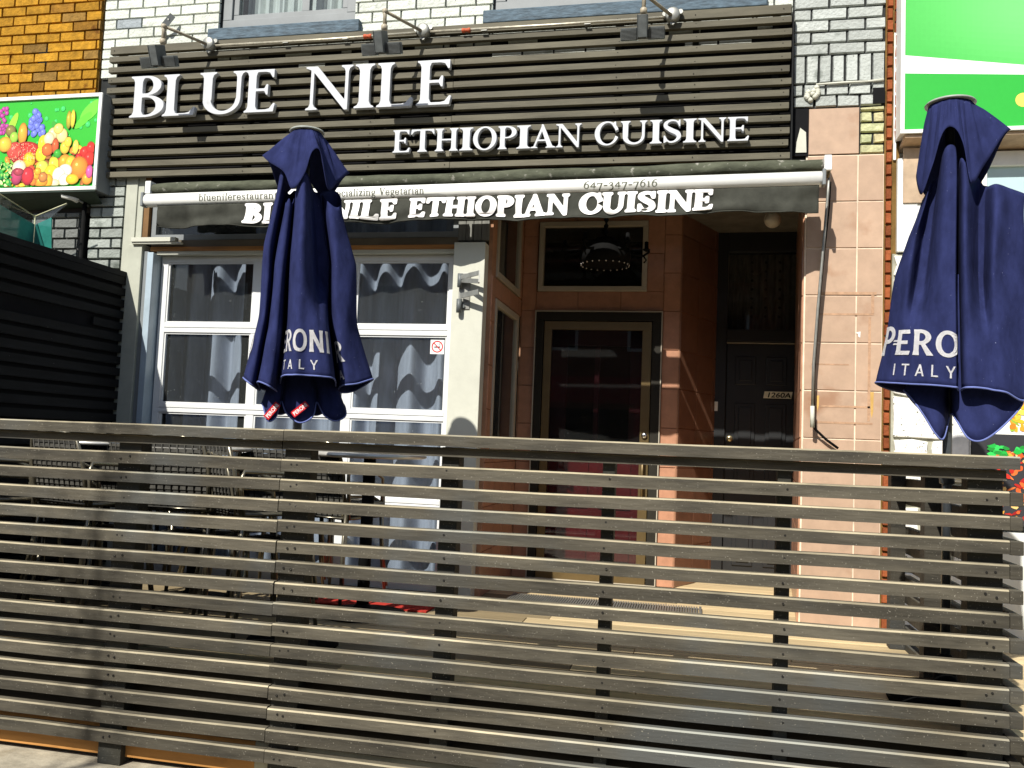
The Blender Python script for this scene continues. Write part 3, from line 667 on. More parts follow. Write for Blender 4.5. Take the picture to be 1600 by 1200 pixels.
e = MB(); e.box(.16, .185, 1.585, 1.6, 1.83, 1.905); e.box(.167, .178, 1.582, 1.585, 1.86, 1.875); e.build('doorbell', M_WHITE, bld)

# curtains
def curtain(name, label, x0, x1, y, z0, z1, amp, seed):
    r = random.Random(seed); c = MB(); n = 150; m_ = 14; X = [x0+(x1-x0)*i/n for i in range(n+1)]
    ph = [r.uniform(0, 6) for _ in range(4)]
    def fy(x, t): return y+amp*(math.sin(x*30+ph[0]+.9*math.sin(x*7+ph[2])+.4*math.sin(x*30+ph[0]))*(1.1-.2*t)+.3*math.sin(x*9+ph[1]))
    b = 0
    for j in range(m_+1):
        t = j/m_
        for x in X: c.v.append((x+.01*math.sin(t*3+x*9), fy(x, t), z0+(z1-z0)*t))
    for j in range(m_):
        for i in range(n): c.face((j*(n+1)+i, j*(n+1)+i+1, (j+1)*(n+1)+i+1, (j+1)*(n+1)+i), smooth=True)
    o = c.build(name, M_CURT, recalc=False); tag(o, label, 'curtain', 'curtains behind the glazed window'); return o
curtain('curtain', 'narrow blue grey curtain behind the left column of window panes', -4.03, -3.42, .50, .5, 2.95, .06, 3)
curtain('curtain', 'wide blue grey curtain behind the right two columns of window panes', -3.36, -1.62, .49, .5, 3.3, .062, 5)

# ================================================================== SIGN BOARD with raised letters
sg = thing('sign_board', 'brown slatted restaurant sign board with raised white serif letters', 'sign', (-1.9, 0, 3.34))
q = MB()
for k in range(13):
    zt = 4.338-.0797*k; h = .058 if k == 0 else .0405
    xl, xr = -4.34+rng.uniform(-.008, .008), .545+rng.uniform(-.012, .004)
    cuts = [xl, -1.66 if k in (3, 5, 8, 9, 10, 11, 12) else None, xr] if k % 2 or k > 7 else [xl, xr]
    cuts = [c for c in cuts if c is not None]
    for a, b in zip(cuts[:-1], cuts[1:]):
        c = rng.uniform(.86, 1.12); dz = rng.uniform(-.002, .002); dy = rng.uniform(-.003, .003)
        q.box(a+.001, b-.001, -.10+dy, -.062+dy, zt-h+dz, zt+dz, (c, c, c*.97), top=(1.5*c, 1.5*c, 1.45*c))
    for px_ in (-4.30, -3.2, -2.25, -1.70, -.55, -.05, .49):
        q.lathe((px_+rng.uniform(-.01, .01), -.099, zt-h*.5+rng.uniform(-.006, .006)), [(.004, 0), (.004, -.0045)], 6, (.1, .1, .1), axis='y')
q.build('slat_panel', M_SIGNW, sg, bevel=.002)
q = MB()
for x in (-4.27, -3.2, -2.25, -1.69, -.55, -.05, .45): boxpart('batten', M_FENCEDK, sg, x-.02, x+.02, -.061, -.021, 3.34, 4.33)
boxpart('backing', M_BLACK, sg, -4.33, .552, -.0205, -.001, 3.30, 4.28)
boxpart('end_board', M_FENCEDK, sg, .5465, .556, -.098, -.021, 3.33, 4.30)
def sign_word(chars, spans, zb, zt, y):
    for ch, (xa, xb) in zip(chars, spans):
        loops, wd = glyph_loops(ch, -.006)
        xsv = [p[0] for lp in loops for p in lp]; ysv = [p[1] for lp in loops for p in lp]
        x0, x1, y0, y1 = min(xsv), max(xsv), min(ysv), max(ysv)
        L2 = [[((p[0]-x0)/(x1-x0)*(xb-xa), p[1]*(zt-zb)) for p in lp] for lp in loops]
        me = loops_mesh('letter', L2, .034, .002)
        place_mesh(me, 'letter', M_SIGNLET, sg, (xa, y, zb))
sign_word('BLUE', [(-4.101, -3.827), (-3.833, -3.574), (-3.543, -3.186), (-3.183, -2.95)], 3.766, 4.076, -.128)
sign_word('NILE', [(-2.72, -2.371), (-2.352, -2.211), (-2.187, -1.935), (-1.901, -1.66)], 3.763, 4.076, -.128)
sign_word('ETHIOPIAN', [(-2.052, -1.933), (-1.924, -1.761), (-1.752, -1.595), (-1.581, -1.492), (-1.488, -1.33), (-1.317, -1.195), (-1.191, -1.1), (-1.096, -.933), (-.929, -.764)], 3.441, 3.596, -.128)
sign_word('CUISINE', [(-.674, -.525), (-.508, -.341), (-.320, -.247), (-.235, -.127), (-.111, -.031), (-.019, .150), (.162, .290)], 3.446, 3.599, -.128)

# ================================================================== FLOODLIGHTS and CONDUIT
def floodlight(x, label):
    t = thing('floodlight', label, 'floodlight', (x, -.10, 4.29), 'floodlights above the sign board')
    q = MB(); q.lathe((x, -.10, 4.295), [(.046, 0), (.048, -.02), (.046, -.05), (.038, -.056), (.004, -.058)], 18, axis='y')
    for dx, dz in ((-.05, .01), (.05, .02), (0, -.05)): q.lathe((x+dx, -.125, 4.295+dz), [(.016, .01), (.016, -.012)], 10, axis='y')
    q.build('junction_box', M_STEEL, t)
    q = MB(); E = Vector((x-.165, -.43, 4.29))
    q.tube([(x-.01, -.155, 4.285), (x-.09, -.29, 4.29), E], .011, 8); q.tube([E+Vector((-.006, -.006, .012)), E-Vector((0, 0, .03)), E-Vector((0, 0, .10))], .013, 8)
    q.lathe(tuple(E), [(.006, -.02), (.017, -.014), (.02, 0), (.016, .013), (.004, .018)], 10)
    q.lathe((E.x, E.y, E.z-.11), [(.014, -.02), (.022, -.01), (.022, .012), (.014, .02)], 10)
    q.build('lamp_arm', M_LAMPARM, t)
    C = Vector((x-.165, -.445, 4.072)); q = MB()
    rot = Matrix.Translation(C) @ Matrix.Rotation(R(24), 4, 'X') @ Matrix.Scale(.88, 4)
    q.box(-.03, .03, -.10, -.062, -.07, .075, M=rot); q.box(-.03, .03, -.062, .03, .03, .075, M=rot); q.box(-.034, -.03, -.105, .03, -.075, .078, M=rot); q.box(.03, .034, -.105, .03, -.075, .078, M=rot); o = q.build('bracket', M_LAMP, t, bevel=.004)
    q = MB()
    for sgn in (-1, 1):
        a, b = (.038, .152) if sgn > 0 else (-.152, -.038)
        q.box(a, b, -.055, -.005, -.085, -.018, M=rot)
        for i in range(9):
            yy_ = -.058+.007*i; q.box(a+.003, b-.003, yy_-.0015, yy_+.0015, -.018, -.004, M=rot)
        for i in range(8): q.box(a+.003, b-.003, -.0615, -.055, -.08+.008*i, -.0765+.008*i, M=rot)
    q.box(-.038, .038, -.05, -.01, -.08, -.02, M=rot)
    q.build('lamp_head', M_LAMP, t, bevel=.002)
    q = MB(); q.box(-.148, .148, -.052, -.008, -.0875, -.0855, M=rot); q.build('lens', M_FROST, t)
    return t
floodlight(-3.50, 'grey double floodlight on an arm above the letters BLUE')
floodlight(-1.88, 'grey double floodlight on an arm above the end of NILE')
floodlight(-.20, 'grey double floodlight on an arm above the word CUISINE')
cd = thing('conduit_pipe', 'thin metal conduit with orange couplings running along the sign top', 'pipe', (-1.9, -.12, 4.28))
q = MB(); q.tube([(-3.45, -.125, 4.283), (-2.6, -.124, 4.279), (-1.93, -.125, 4.286)], .0095, 8); q.tube([(-1.83, -.125, 4.287), (-1.0, -.124, 4.283), (-.25, -.125, 4.287)], .0095, 8); q.build('tube', M_CONDUIT, cd)
for x in (-2.285, -1.577):
    q = MB(); q.lathe((x-.03, -.1245, 4.282), [(.013, 0), (.016, .004), (.016, .016), (.013, .02), (.013, .04), (.016, .044), (.016, .056), (.013, .06)], 12, axis='x'); q.build('coupling', M_RUST, cd)
for x in (-2.9, -2.45, -1.45, -.75):
    q = MB(); q.box(x-.02, x+.02, -.137, -.1, 4.268, 4.2725); q.build('clip', M_STEEL, cd)
# small bracket on the bricks
br = thing('wall_bracket', 'small grey metal bracket fixed to white bricks above the sign', 'bracket', (-3.92, 0, 4.45))
q = MB(); q.tube([(-3.93, -.02, 4.41), (-3.92, -.05, 4.46), (-3.87, -.09, 4.53)], .008, 6); q.build('hook', M_STEEL, br)
q = MB(); q.box(-.05, .05, -.006, .006, -.022, .022, M=Matrix.Translation((-3.875, -.085, 4.52)) @ Matrix.Rotation(R(-50), 4, 'Y') @ Matrix.Rotation(R(35), 4, 'X')); q.build('plate', M_GREYP, br)

# ================================================================== AWNING
aw = thing('awning', 'rolled up black awning with white front bar and lettered valance', 'awning', (-1.55, -.1, 3.2))
def lerp(a, b, t): return a+(b-a)*t
q = MB(); n = 80; b = 0; r_ = random.Random(4)
XL, XR = -3.86, .73
ns = 16
for i in range(n+1):
    t = i/n; x = lerp(XL, XR, t); zc = lerp(3.228, 3.277, t)+.003*math.sin(t*23)
    for j in range(ns):
        a = 2*math.pi*j/ns; rr = .043*(1+.06*math.sin(3*a+t*40)*math.sin(t*17)+.03*math.sin(t*90+j))
        q.v.append((x, -.13+rr*math.cos(a), zc+rr*math.sin(a)))
for i in range(n):
    for j in range(ns): q.face((i*ns+j, i*ns+(j+1) % ns, (i+1)*ns+(j+1) % ns, (i+1)*ns+j), smooth=True)
q.build('fabric_roll', M_AWNROLL, aw)
# front bar: rounded extrusion
prof = [(-.298, -.007), (-.333, -.003), (-.350, .013), (-.354, .038), (-.348, .063), (-.328, .081), (-.303, .085)]
q = MB()
for t, x in ((0, -3.79), (1, .705)):
    z = lerp(3.056, 3.10, t)
    for (y, dz) in prof: q.v.append((x, y, z+dz))
k = len(prof)
for j in range(k): q.face((j, (j+1) % k, k+(j+1) % k, k+j), smooth=(j < k-1))
q.face(range(k)); q.face(range(k, 2*k))
fb = q.build('front_bar', M_BAR, aw)
for nm, x, z in (('end_cap', -3.79, 3.10), ('end_cap', .705, 3.145)):
    q = MB(); s_ = -1 if x < 0 else 1; q.box(min(x, x+s_*.02), max(x, x+s_*.02), -.358, -.293, z-.055, z+.045); q.build(nm, M_GREYP, aw, bevel=.006)
for x, z in ((-3.885, 3.23), (.76, 3.28)):
    q = MB(); q.box(x-.022, x+.022, -.18, -.075, z-.045, z+.05); q.box(x-.012, x+.012, -.075, -.022, z-.03, z+.03); q.build('end_bracket', M_WHITE, aw, bevel=.005)
def long_bar(name, xa, xb, y0, y1, za, zb):      # runs level with the awning, which rises a little to the right
    fz = lambda x: .0095*(x+.2); q = MB(); b_ = len(q.v)
    for x in (xa, xb): q.v += [(x, y0, za+fz(x)), (x, y1, za+fz(x)), (x, y1, zb+fz(x)), (x, y0, zb+fz(x))]
    for k in range(4): q.face((k, (k+1) % 4, 4+(k+1) % 4, 4+k))
    q.face((0, 1, 2, 3)); q.face((4, 5, 6, 7)); q.build(name, M_GREYP, aw)
long_bar('shade_bar', -3.84, .70, -.10, -.06, 3.085, 3.18)  # added bar, unseen behind the front bar, narrows the sun strip in the entry
long_bar('shade_folding_arm', -3.75, -1.58, -.215, -.185, 3.05, 3.148); long_bar('shade_folding_arm', -1.56, .68, -.215, -.185, 3.05, 3.148)  # folding arms, hidden from view, stretched full length to bound that sun strip
def val_pt(x, t):        # t 0 top .. 1 bottom
    u = (x+3.7)/4.4; ztop = lerp(3.054, 3.097, u)
    zbot = lerp(2.897, 2.937, u) + .006*math.sin(x*3.1+1)+.005*math.sin(x*7.3)+.004*math.sin(x*13)
    y = -.33 + t*(.016*math.sin(x*9+1.5)+.011*math.sin(x*21+.4)+.006*math.sin(x*43)) - .006*math.sin(t*9+x*2)*t
    y += .010*math.sin((x*8+t*5))*t
    return Vector((x, y, lerp(ztop, zbot, t)))
q = MB(); n, m_ = 260, 12
for j in range(m_+1):
    for i in range(n+1): q.v.append(tuple(val_pt(lerp(-3.69, .69, i/n)+(.02*(j/m_) if i == 0 else 0), j/m_)))
for j in range(m_):
    for i in range(n): q.face((j*(n+1)+i, j*(n+1)+i+1, (j+1)*(n+1)+i+1, (j+1)*(n+1)+i), smooth=True)
o = q.build('valance', M_VAL, aw, recalc=False)
sol = o.modifiers.new('thick', 'SOLIDIFY'); sol.thickness = .002; sol.offset = 1
q = MB()
for e_ in (0,): q.tube([tuple(val_pt(lerp(-3.67, .69, i/120), .985)+Vector((0, -.001, 0))) for i in range(121)], .0045, 6)
q.build('valance_hem', M_VAL, aw)
def wrap_text(items, name, M, parent, fn, depth, sub=None):
    for it in items:
        me = loops_mesh(name, it, depth)
        for v in me.vertices: v.co = fn(v.co)
        me.materials.clear(); me.materials.append(M)
        o = bpy.data.objects.new(name, me); COL.objects.link(o); o.parent = parent
def densify(lp, mx):
    o = []
    for i, p in enumerate(lp):
        a = lp[i-1]; k = max(1, int(math.hypot(p[0]-a[0], p[1]-a[1])/mx))
        o += [(a[0]+(p[0]-a[0])*t/k, a[1]+(p[1]-a[1])*t/k) for t in range(1, k+1)]
    return o
# valance lettering: heavy, slightly slanted serifs following the cloth
def valance_word(text, xa, xb):
    h = .118; lay, wd = layout(text, h, bold=.062, track=.1, space=.36, shear=.05)
    sx = (xb-xa)/wd
    for ch, loops in lay:
        L2 = [densify(lp, .012) for lp in loops]
        me = loops_mesh('valance_letter', L2, .0008)
        off = aw.location
        for v in me.vertices:
            x = xa+v.co.x*sx; u = (x+3.7)/4.4
            t = 1-(v.co.y+.026)/.157
            p = val_pt(x, max(.0, min(1, t))); v.co = p+Vector((0, -.0065-v.co.z, 0))-off
        me.materials.clear(); me.materials.append(M_PRINTW)
        o = bpy.data.objects.new('valance_letter', me); COL.objects.link(o); o.parent = aw
valance_word('BLUE NILE', -3.018, -1.935)
valance_word('ETHIOPIAN', -1.845, -.81)
valance_word('CUISINE', -.735, .075)
def bar_text(text, xa, xb, dz, h):
    lay, wd = layout(text, h, bold=.012, track=.06, space=.4); sx = (xb-xa)/wd
    loops = [[(p[0]*sx, p[1]) for p in lp] for _, ls in lay for lp in ls]
    me = loops_mesh('lettering', loops, .0012)
    for v in me.vertices:
        x = xa+v.co.x; u = (x+3.79)/4.495; zz_ = dz+v.co.y; yb = np.interp(zz_, [p[1] for p in prof], [p[0] for p in prof])
        v.co = Vector((x, yb-.0012-v.co.z*.5, lerp(3.056, 3.10, u)+zz_))-aw.location
    me.materials.clear(); me.materials.append(M_PRINTG)
    o = bpy.data.objects.new('bar_lettering', me); COL.objects.link(o); o.parent = aw
bar_text('bluenilerestaurant.', -3.362, -2.755, .012, .05)
bar_text('Specializing Vegetarian', -2.42, -1.745, .012, .05)
bar_text('647-347-7616', -.709, -.253, .012, .052)
# crank rod and cable hanging at the right
ck = thing('awning_crank', 'long thin awning crank rod with a black cable beside the tiled pier', 'crank rod', (.72, -.1, 1.62))
q = MB(); q.tube([(.775, -.12, 3.25), (.768, -.12, 3.1), (.745, -.12, 2.75), (.722, -.11, 2.4), (.703, -.10, 2.05), (.700, -.10, 1.80)], .0085, 8); q.build('rod', M_STEEL, ck)
q = MB(); q.tube([(.79, -.05, 3.2), (.785, -.05, 3.05), (.755, -.05, 2.7), (.727, -.05, 2.3), (.712, -.05, 2.0), (.712, -.06, 1.75), (.725, -.06, 1.66), (.79, -.05, 1.60), (.86, -.045, 1.55)], .008, 8); q.build('cable', M_IRON, ck)
q = MB(); q.tube([(.700, -.10, 1.80), (.702, -.10, 1.67)], .013, 10); q.build('grip', M_CREAM, ck)
q = MB(); q.tube([(.775, -.12, 3.25), (.768, -.15, 3.235), (.762, -.13, 3.20)], .01, 8); q.build('hook', M_BRONZE, ck)

# ================================================================== HINGE BRACKET, no smoking sign
hb = thing('folding_bracket', 'grey metal folding bracket bolted to the cream pilaster', 'bracket', (-1.5, -.03, 2.5))
q = MB(); q.box(-1.553, -1.475, -.037, -.0305, 2.375, 2.62)
q.build('base_plate', M_STEEL, hb, bevel=.002)
q = MB()
for z in (2.565, 2.395): q.tube([(-1.54, -.06, z-.045), (-1.54, -.06, z+.045)], .018, 10); q.lathe((-1.515, -.037, z), [(.012, 0), (.012, -.01)], 8, axis='y')
q.build('hinge_pin', M_LAMP, hb)
q = MB()
def bar3(p, q_, w_=.03, t_=.008):
    p, q_ = Vector(p), Vector(q_); dd = (q_-p); L_ = dd.length; mm = dd.to_track_quat('X', 'Z').to_matrix().to_4x4(); mm.translation = p; q.box(0, L_, -t_/2, t_/2, -w_/2, w_/2, M=mm)
bar3((-1.53, -.07, 2.585), (-1.39, -.14, 2.60)); bar3((-1.53, -.065, 2.565), (-1.385, -.16, 2.54)); bar3((-1.53, -.07, 2.46), (-1.39, -.14, 2.475), .034); bar3((-1.39, -.14, 2.61), (-1.385, -.16, 2.53), .02)
q.build('link_arm', M_STEEL, hb)
hb.location.y -= .07
ns_ = thing('no_smoking_sign', 'small white no smoking sticker on the right window pane', 'sign', (-1.735, .066, 2.14))
q = MB(); q.box(-1.787, -1.688, .0685, .0705, 2.092, 2.19); q.build('card', M_WHITE, ns_)
q = MB(); c0 = (-1.7375, 2.143)
def ring2(q, cx, cz, r0, r1, y, n=28):
    b = len(q.v)
    for i in range(n):
        a = 2*math.pi*i/n
        for r_ in (r0, r1): q.v.append((cx+r_*math.cos(a), y, cz+r_*math.sin(a)))
    for i in range(n): j = (i+1) % n; q.face((b+2*i, b+2*j, b+2*j+1, b+2*i+1))
ring2(q, *c0, .033, .041, .0675)
q.slab([(c0[0]-.029, .0676, c0[1]+.024), (c0[0]-.024, .0676, c0[1]+.029), (c0[0]+.029, .0676, c0[1]-.024), (c0[0]+.024, .0676, c0[1]-.029)], (0, .0005, 0))
q.build('red_ring', M_REDTAG, ns_)
q = MB(); q.box(c0[0]-.022, c0[0]+.02, .0678, .068, c0[1]-.007, c0[1]+.001); q.tube([(c0[0]+.016, .0678, c0[1]+.004), (c0[0]+.022, .0678, c0[1]+.012), (c0[0]+.012, .0678, c0[1]+.018), (c0[0]+.02, .0678, c0[1]+.024)], .0016, 5); q.build('cigarette', M_IRON, ns_)

# ================================================================== CHANDELIER and globe light in the entry
chn = thing('chandelier', 'black iron chandelier with curled arms hanging in the entry', 'chandelier', (-.65, .5, 2.8))
q = MB(); q.lathe((-.65, .5, 2.80), [(.15, 0), (.17, .005), (.185, .06), (.17, .12), (.13, .16), (.07, .175), (.07, .19), (.02, .20)], 28); q.build('bowl', M_IRON, chn)
for k in range(6):
    a = 2*math.pi*k/6+.12; ca, sa = math.cos(a), math.sin(a); P_ = lambda r_, z: (-.65+r_*ca, .5+r_*sa, z)
    q = MB(); q.tube([P_(.16, 2.90), P_(.21, 2.875), P_(.27, 2.87), P_(.31, 2.90), P_(.30, 2.925), P_(.275, 2.915)], .009, 6); q.tube([P_(.27, 2.87), P_(.29, 2.84), P_(.275, 2.82)], .006, 6)
    q.lathe(P_(.29, 2.90), [(.005, 0), (.026, .012), (.028, .018), (.014, .02), (.014, .07), (.004, .075)], 10); q.build('arm', M_IRON, chn)
q = MB(); q.tube([(-.65, .5, 2.99), (-.65, .5, 3.3)], .009, 6)
for i in range(6): q.lathe((-.65, .5, 3.02+.045*i), [(.008, 0), (.017, .012), (.017, .022), (.008, .034)], 8)
q.build('chain', M_IRON, chn)
q = MB()
for i in range(22):
    a = 2*math.pi*i/22; q.lathe((-.65+.172*math.cos(a), .5+.172*math.sin(a), 2.797), [(.002, -.006), (.006, 0), (.002, .006)], 6)
q.build('bead', M_CHROME, chn)
gl_ = thing('globe_light', 'round opal globe light under the entry ceiling', 'lamp', (.52, .8, 3.18))
q = MB(); q.lathe((.52, .8, 3.19), [(.004, -.06)]+[(.06*math.sin(R(a)), -.06*math.cos(R(a))) for a in range(20, 170, 15)]+[(.02, .06)], 20); q.build('globe', M_OPAL, gl_)
q = MB(); q.lathe((.52, .8, 3.25), [(.02, 0), (.05, .03), (.055, .05)], 16); q.build('lamp_base', M_TAUPE, gl_)

# ================================================================== LEFT NEIGHBOUR
lb = thing('brick_building', 'neighbouring shop building with orange brick upper wall on the left', 'building', (-6, 0, 0))
q = MB()
def oran(u, v):
    c = rng.uniform(.75, 1.15); g = rng.random()
    if g < .07: return (.30*c, .17*c, .04*c)
    if g < .3: return (.36*c, .175*c, .022*c)
    return (.52*c, .262*c, .022*c)
bricks(q, (-9.0, -.012, 3.90), (1, 0, 0), (0, 0, 1), (0, -1, 0), 4.515, 2.8, .216, .0767, .0085, oran, jit=.006, u0=.05)
q.build('brick_wall', M_BRICKO, lb)
q = MB(); q.box(-9, -4.485, -.012, .3, 3.2, 6.7); q.build('wall_core', M_MORTY, lb)
q = MB(); q.box(-9, -4.475, .6, .7, 0, 3.2); q.box(-9, -4.475, -.012, .6, 3.1, 3.2); q.build('dark_shopfront', M_ROOM, lb)
q = MB(); bricks(q, (-4.95, -.03, .48), (1, 0, 0), (0, 0, 1), (0, -1, 0), .42, 2.62, .2, .078, .012, lambda u, v: (.16, .17, .16), jit=.006); q.box(-4.95, -4.53, -.028, .3, .1, 3.1, (.05, .05, .05)); q.build('grey_pier', M_BRICK, lb)
q = MB(); q.box(-5.02, -4.94, -.03, .05, 4.26, 4.40); q.build('dark_vent', M_BLACK, lb)
pipe = thing('drain_pipe', 'thin dark vertical pipe between grey bricks and shop', 'pipe', (-4.47, -.08, 0)); q = MB(); q.tube([(-4.475, -.075, .48), (-4.475, -.075, 3.3)], .016, 8); q.build('tube', M_IRON, pipe)
# fruit sign
fs = thing('fruit_sign', 'shop sign box printed with colourful fruit on green', 'sign', (-5.2, -.2, 3.2))
q = MB(); ring_frame(q, -6.3, -4.296, -.20, -.185, 3.22, 3.945, .028); q.build('sign_frame', M_WHITE, fs, bevel=.003)
q = MB(); q.box(-6.3, -4.296, -.185, -.02, 3.22, 3.945); q.build('sign_box', M_GREYP, fs)
q = MB(); yb = -.1855
q.box(-6.272, -4.3245, yb-.0007, yb, 3.2485, 3.9165, (.035, .44, .03)); 
lay = [0]
def blob(cx, cz, rx, rz, c, rot=0., n=18, hl=True):
    lay[0] += 1; y = yb-.0008-.00004*lay[0]; ca, sa = math.cos(rot), math.sin(rot)
    for kk, (s_, f, ox) in enumerate(((1, .45, 0), (.94, .62, -.02), (.87, .78, -.04), (.78, .92, -.06), (.67, 1.05, -.09), (.54, 1.15, -.13), (.4, 1.25, -.18), (.27, 1.4, -.23), (.13, 2.3, -.28)) if hl else ((1, 1, 0),)):
        pts = []
        for i in range(n):
            a = 2*math.pi*i/n; u, v = rx*(s_*math.cos(a)+ox), rz*(s_*math.sin(a)-ox)
            pts.append((cx+u*ca-v*sa, y-.000004*kk, cz+u*sa+v*ca))
        pts = [(min(-4.335, p[0]), p[1], min(3.906, max(3.259, p[2]))) for p in pts]
        q.poly(pts, tuple(min(1., ci*f+(.12 if f > 2 else 0)) for ci in c))
R4 = random.Random(21)
# coordinates from the sign: s 0..1 across the visible part, t 0..1 from the bottom
FX = lambda s: -5.16+.826*s
FZ = lambda t: 3.258+.649*t
for _ in range(46): 
    s, t = R4.uniform(-1.2, 1), R4.uniform(.5, 1); r_ = R4.uniform(.006, .022); blob(FX(s), FZ(t), r_, r_*1.1, (.05, .62, .12))
for s, t, rx, rz, c, ro in ((.93, .86, .11, .05, (.16, .7, .05), .75), (.86, .75, .09, .03, (.12, .6, .04), .7), (.12, .72, .03, .11, (.35, .75, .05), -.4), (.56, .72, .02, .025, (.05, .35, .04), 0)): blob(FX(s), FZ(t), rx, rz, c, ro, hl=False)
for i in range(26): blob(FX(.02+R4.uniform(-.04, .06)), FZ(.78+R4.uniform(-.15, .16)), .018, .018, (.42, .06, .28))
for i in range(34):
    v = R4.uniform(0, 1); blob(FX(.37+R4.uniform(-.09, .09)*(1.15-v)), FZ(.6+.28*v), .024, .026, (.16, .2, .72))
items = [(.12, .66, .045, .045, (.22, .18, .05)), (.16, .58, .038, .045, (.3, .55, .06)), (.25, .62, .04, .085, (.75, .32, .04)), (.30, .38, .14, .095, (.6, .04, .03)), (.18, .42, .07, .07, (.65, .07, .05)), (.07, .50, .06, .06, (.8, .42, .05)),
         (.47, .49, .042, .07, (.85, .74, .03)), (.46, .37, .05, .06, (.87, .74, .03)), (.57, .61, .045, .045, (.85, .62, .3)), (.53, .55, .045, .05, (.85, .68, .38)), (.66, .58, .048, .055, (.85, .68, .25)), (.62, .66, .042, .042, (.82, .64, .15)),
         (.52, .42, .05, .05, (.65, .14, .03)), (.60, .46, .03, .06, (.55, .1, .03)), (.63, .37, .035, .035, (.05, .32, .03)), (.70, .44, .04, .05, (.85, .55, .05)), (.73, .5, .03, .04, (.85, .6, .05)), (.81, .44, .026, .055, (.8, .65, .08)), (.76, .77, .02, .07, (.72, .6, .05)), (.72, .76, .022, .07, (.4, .35, .03)),
         (.91, .37, .048, .05, (.7, .03, .02)), (.97, .42, .042, .045, (.75, .03, .02)), (.96, .3, .05, .055, (.72, .03, .02)), (.85, .32, .03, .03, (.6, .02, .02)), (.34, .31, .055, .06, (.85, .48, .03)), (.24, .22, .06, .06, (.85, .72, .45)), (.37, .2, .03, .03, (.7, .08, .03)), (.48, .22, .055, .05, (.62, .68, .08)),
         (.6, .24, .045, .06, (.85, .75, .06)), (.58, .14, .06, .07, (.88, .66, .03)), (.71, .27, .055, .06, (.8, .32, .03)), (.77, .25, .05, .06, (.86, .48, .04)), (.86, .2, .075, .085, (.82, .24, .03)), (.72, .17, .06, .05, (.88, .86, .7)), (.66, .12, .055, .06, (.9, .88, .74)), (.72, .06, .05, .05, (.86, .84, .6)),
         (.95, .07, .045, .045, (.85, .3, .03)), (.8, .07, .055, .04, (.85, .5, .03)), (.62, .03, .045, .03, (.85, .75, .4)), (.55, .05, .045, .06, (.85, .4, .03)), (.48, .05, .06, .045, (.8, .3, .03)), (.42, .13, .05, .04, (.82, .34, .03)), (.4, .05, .03, .03, (.75, .2, .03)), (.44, .17, .03, .03, (.8, .35, .03)),
         (.34, .12, .055, .07, (.55, .03, .04)), (.22, .12, .05, .065, (.42, .05, .12)), (.24, .17, .045, .03, (.35, .05, .07)), (.97, .15, .03, .05, (.7, .1, .3)), (.5, .1, .04, .04, (.5, .2, .05))]
for i in range(110): blob(FX(R4.uniform(.1, 1)), FZ(R4.uniform(.02, .5)*R4.uniform(.6, 1)), R4.uniform(.015, .04), R4.uniform(.015, .045), R4.choice([(.75, .25, .03), (.8, .5, .04), (.5, .05, .03), (.75, .65, .06), (.2, .4, .04), (.35, .12, .03)]), R4.uniform(0, 3))
for s, t, rx, rz, c in items: blob(FX(s), FZ(t), rx, rz, c)
for i in range(120): blob(FX(.05+R4.uniform(-.1, .12)), FZ(.14+R4.uniform(-.13, .16)), R4.uniform(.008, .022), R4.uniform(.006, .014), R4.choice([(.03, .28, .07), (.05, .42, .06), (.3, .6, .12), (.7, .75, .35)]), R4.uniform(0, 3), 7, False)
for i in range(60): blob(FX(R4.uniform(-1.3, -.12)), FZ(R4.uniform(.05, .7)), R4.uniform(.03, .07), R4.uniform(.03, .07), R4.choice([(.8, .3, .03), (.85, .7, .04), (.6, .04, .03), (.1, .4, .04)]))
for i in range(90):  # strawberry seeds
    blob(FX(.28+R4.uniform(-.13, .13)), FZ(.4+R4.uniform(-.1, .1)), .003, .004, (.8, .5, .3), 0, 6, False)
q.build('printed_face', M_PRINT, fs, recalc=False)
q = MB(); q.slab([(-6.3, -.2, 3.215), (-4.30, -.2, 3.215), (-4.36, -.02, 3.15), (-6.3, -.02, 3.10)], (0, 0, -.008)); q.build('soffit_panel', mat('soffit_dark', (.03, .045, .035), .6, .2), fs)
# glass screen of the neighbour
gs = thing('glass_screen', 'green tinted glass screen above the dark divider fence', 'glass screen', (-4.7, -.3, 2.3))
q = MB(); q.slab([(-4.70, -1.3, 2.3), (-4.70, -.3, 2.3), (-4.70, -.3, 2.94), (-4.70, -1.3, 3.10)], (.008, 0, 0)); q.build('pane', G_GREEN, gs)
q = MB(); q.slab([(-4.69, -.3, 2.3), (-4.50, -.3, 2.3), (-4.56, -.3, 2.99), (-4.69, -.3, 2.94)], (0, .008, 0)); q.build('pane', G_GREEN, gs)
q = MB(); q.slab([(-4.70, -1.3, 3.101), (-4.70, -.3, 2.941), (-4.70, -.3, 3.0), (-4.70, -1.3, 3.2)], (.008, 0, 0)); q.build('clear_pane', G_WIN, gs)
q = MB(); q.slab([(-4.69, -.3, 2.941), (-4.56, -.3, 2.991), (-4.44, -.3, 3.09), (-4.69, -.3, 3.0)], (0, .008, 0)); q.build('clear_pane', G_WIN, gs)
q = MB(); q.tube([(-4.695, -.302, 2.3), (-4.695, -.302, 3.0)], .005, 6); q.tube([(-4.695, -.302, 3.0), (-4.44, -.302, 3.09)], .004, 6); q.tube([(-4.696, -.302, 3.0), (-4.696, -1.3, 3.2)], .004, 6); q.build('edge_trim', mat('pale_edge', (.55, .55, .35), .4, .4), gs)
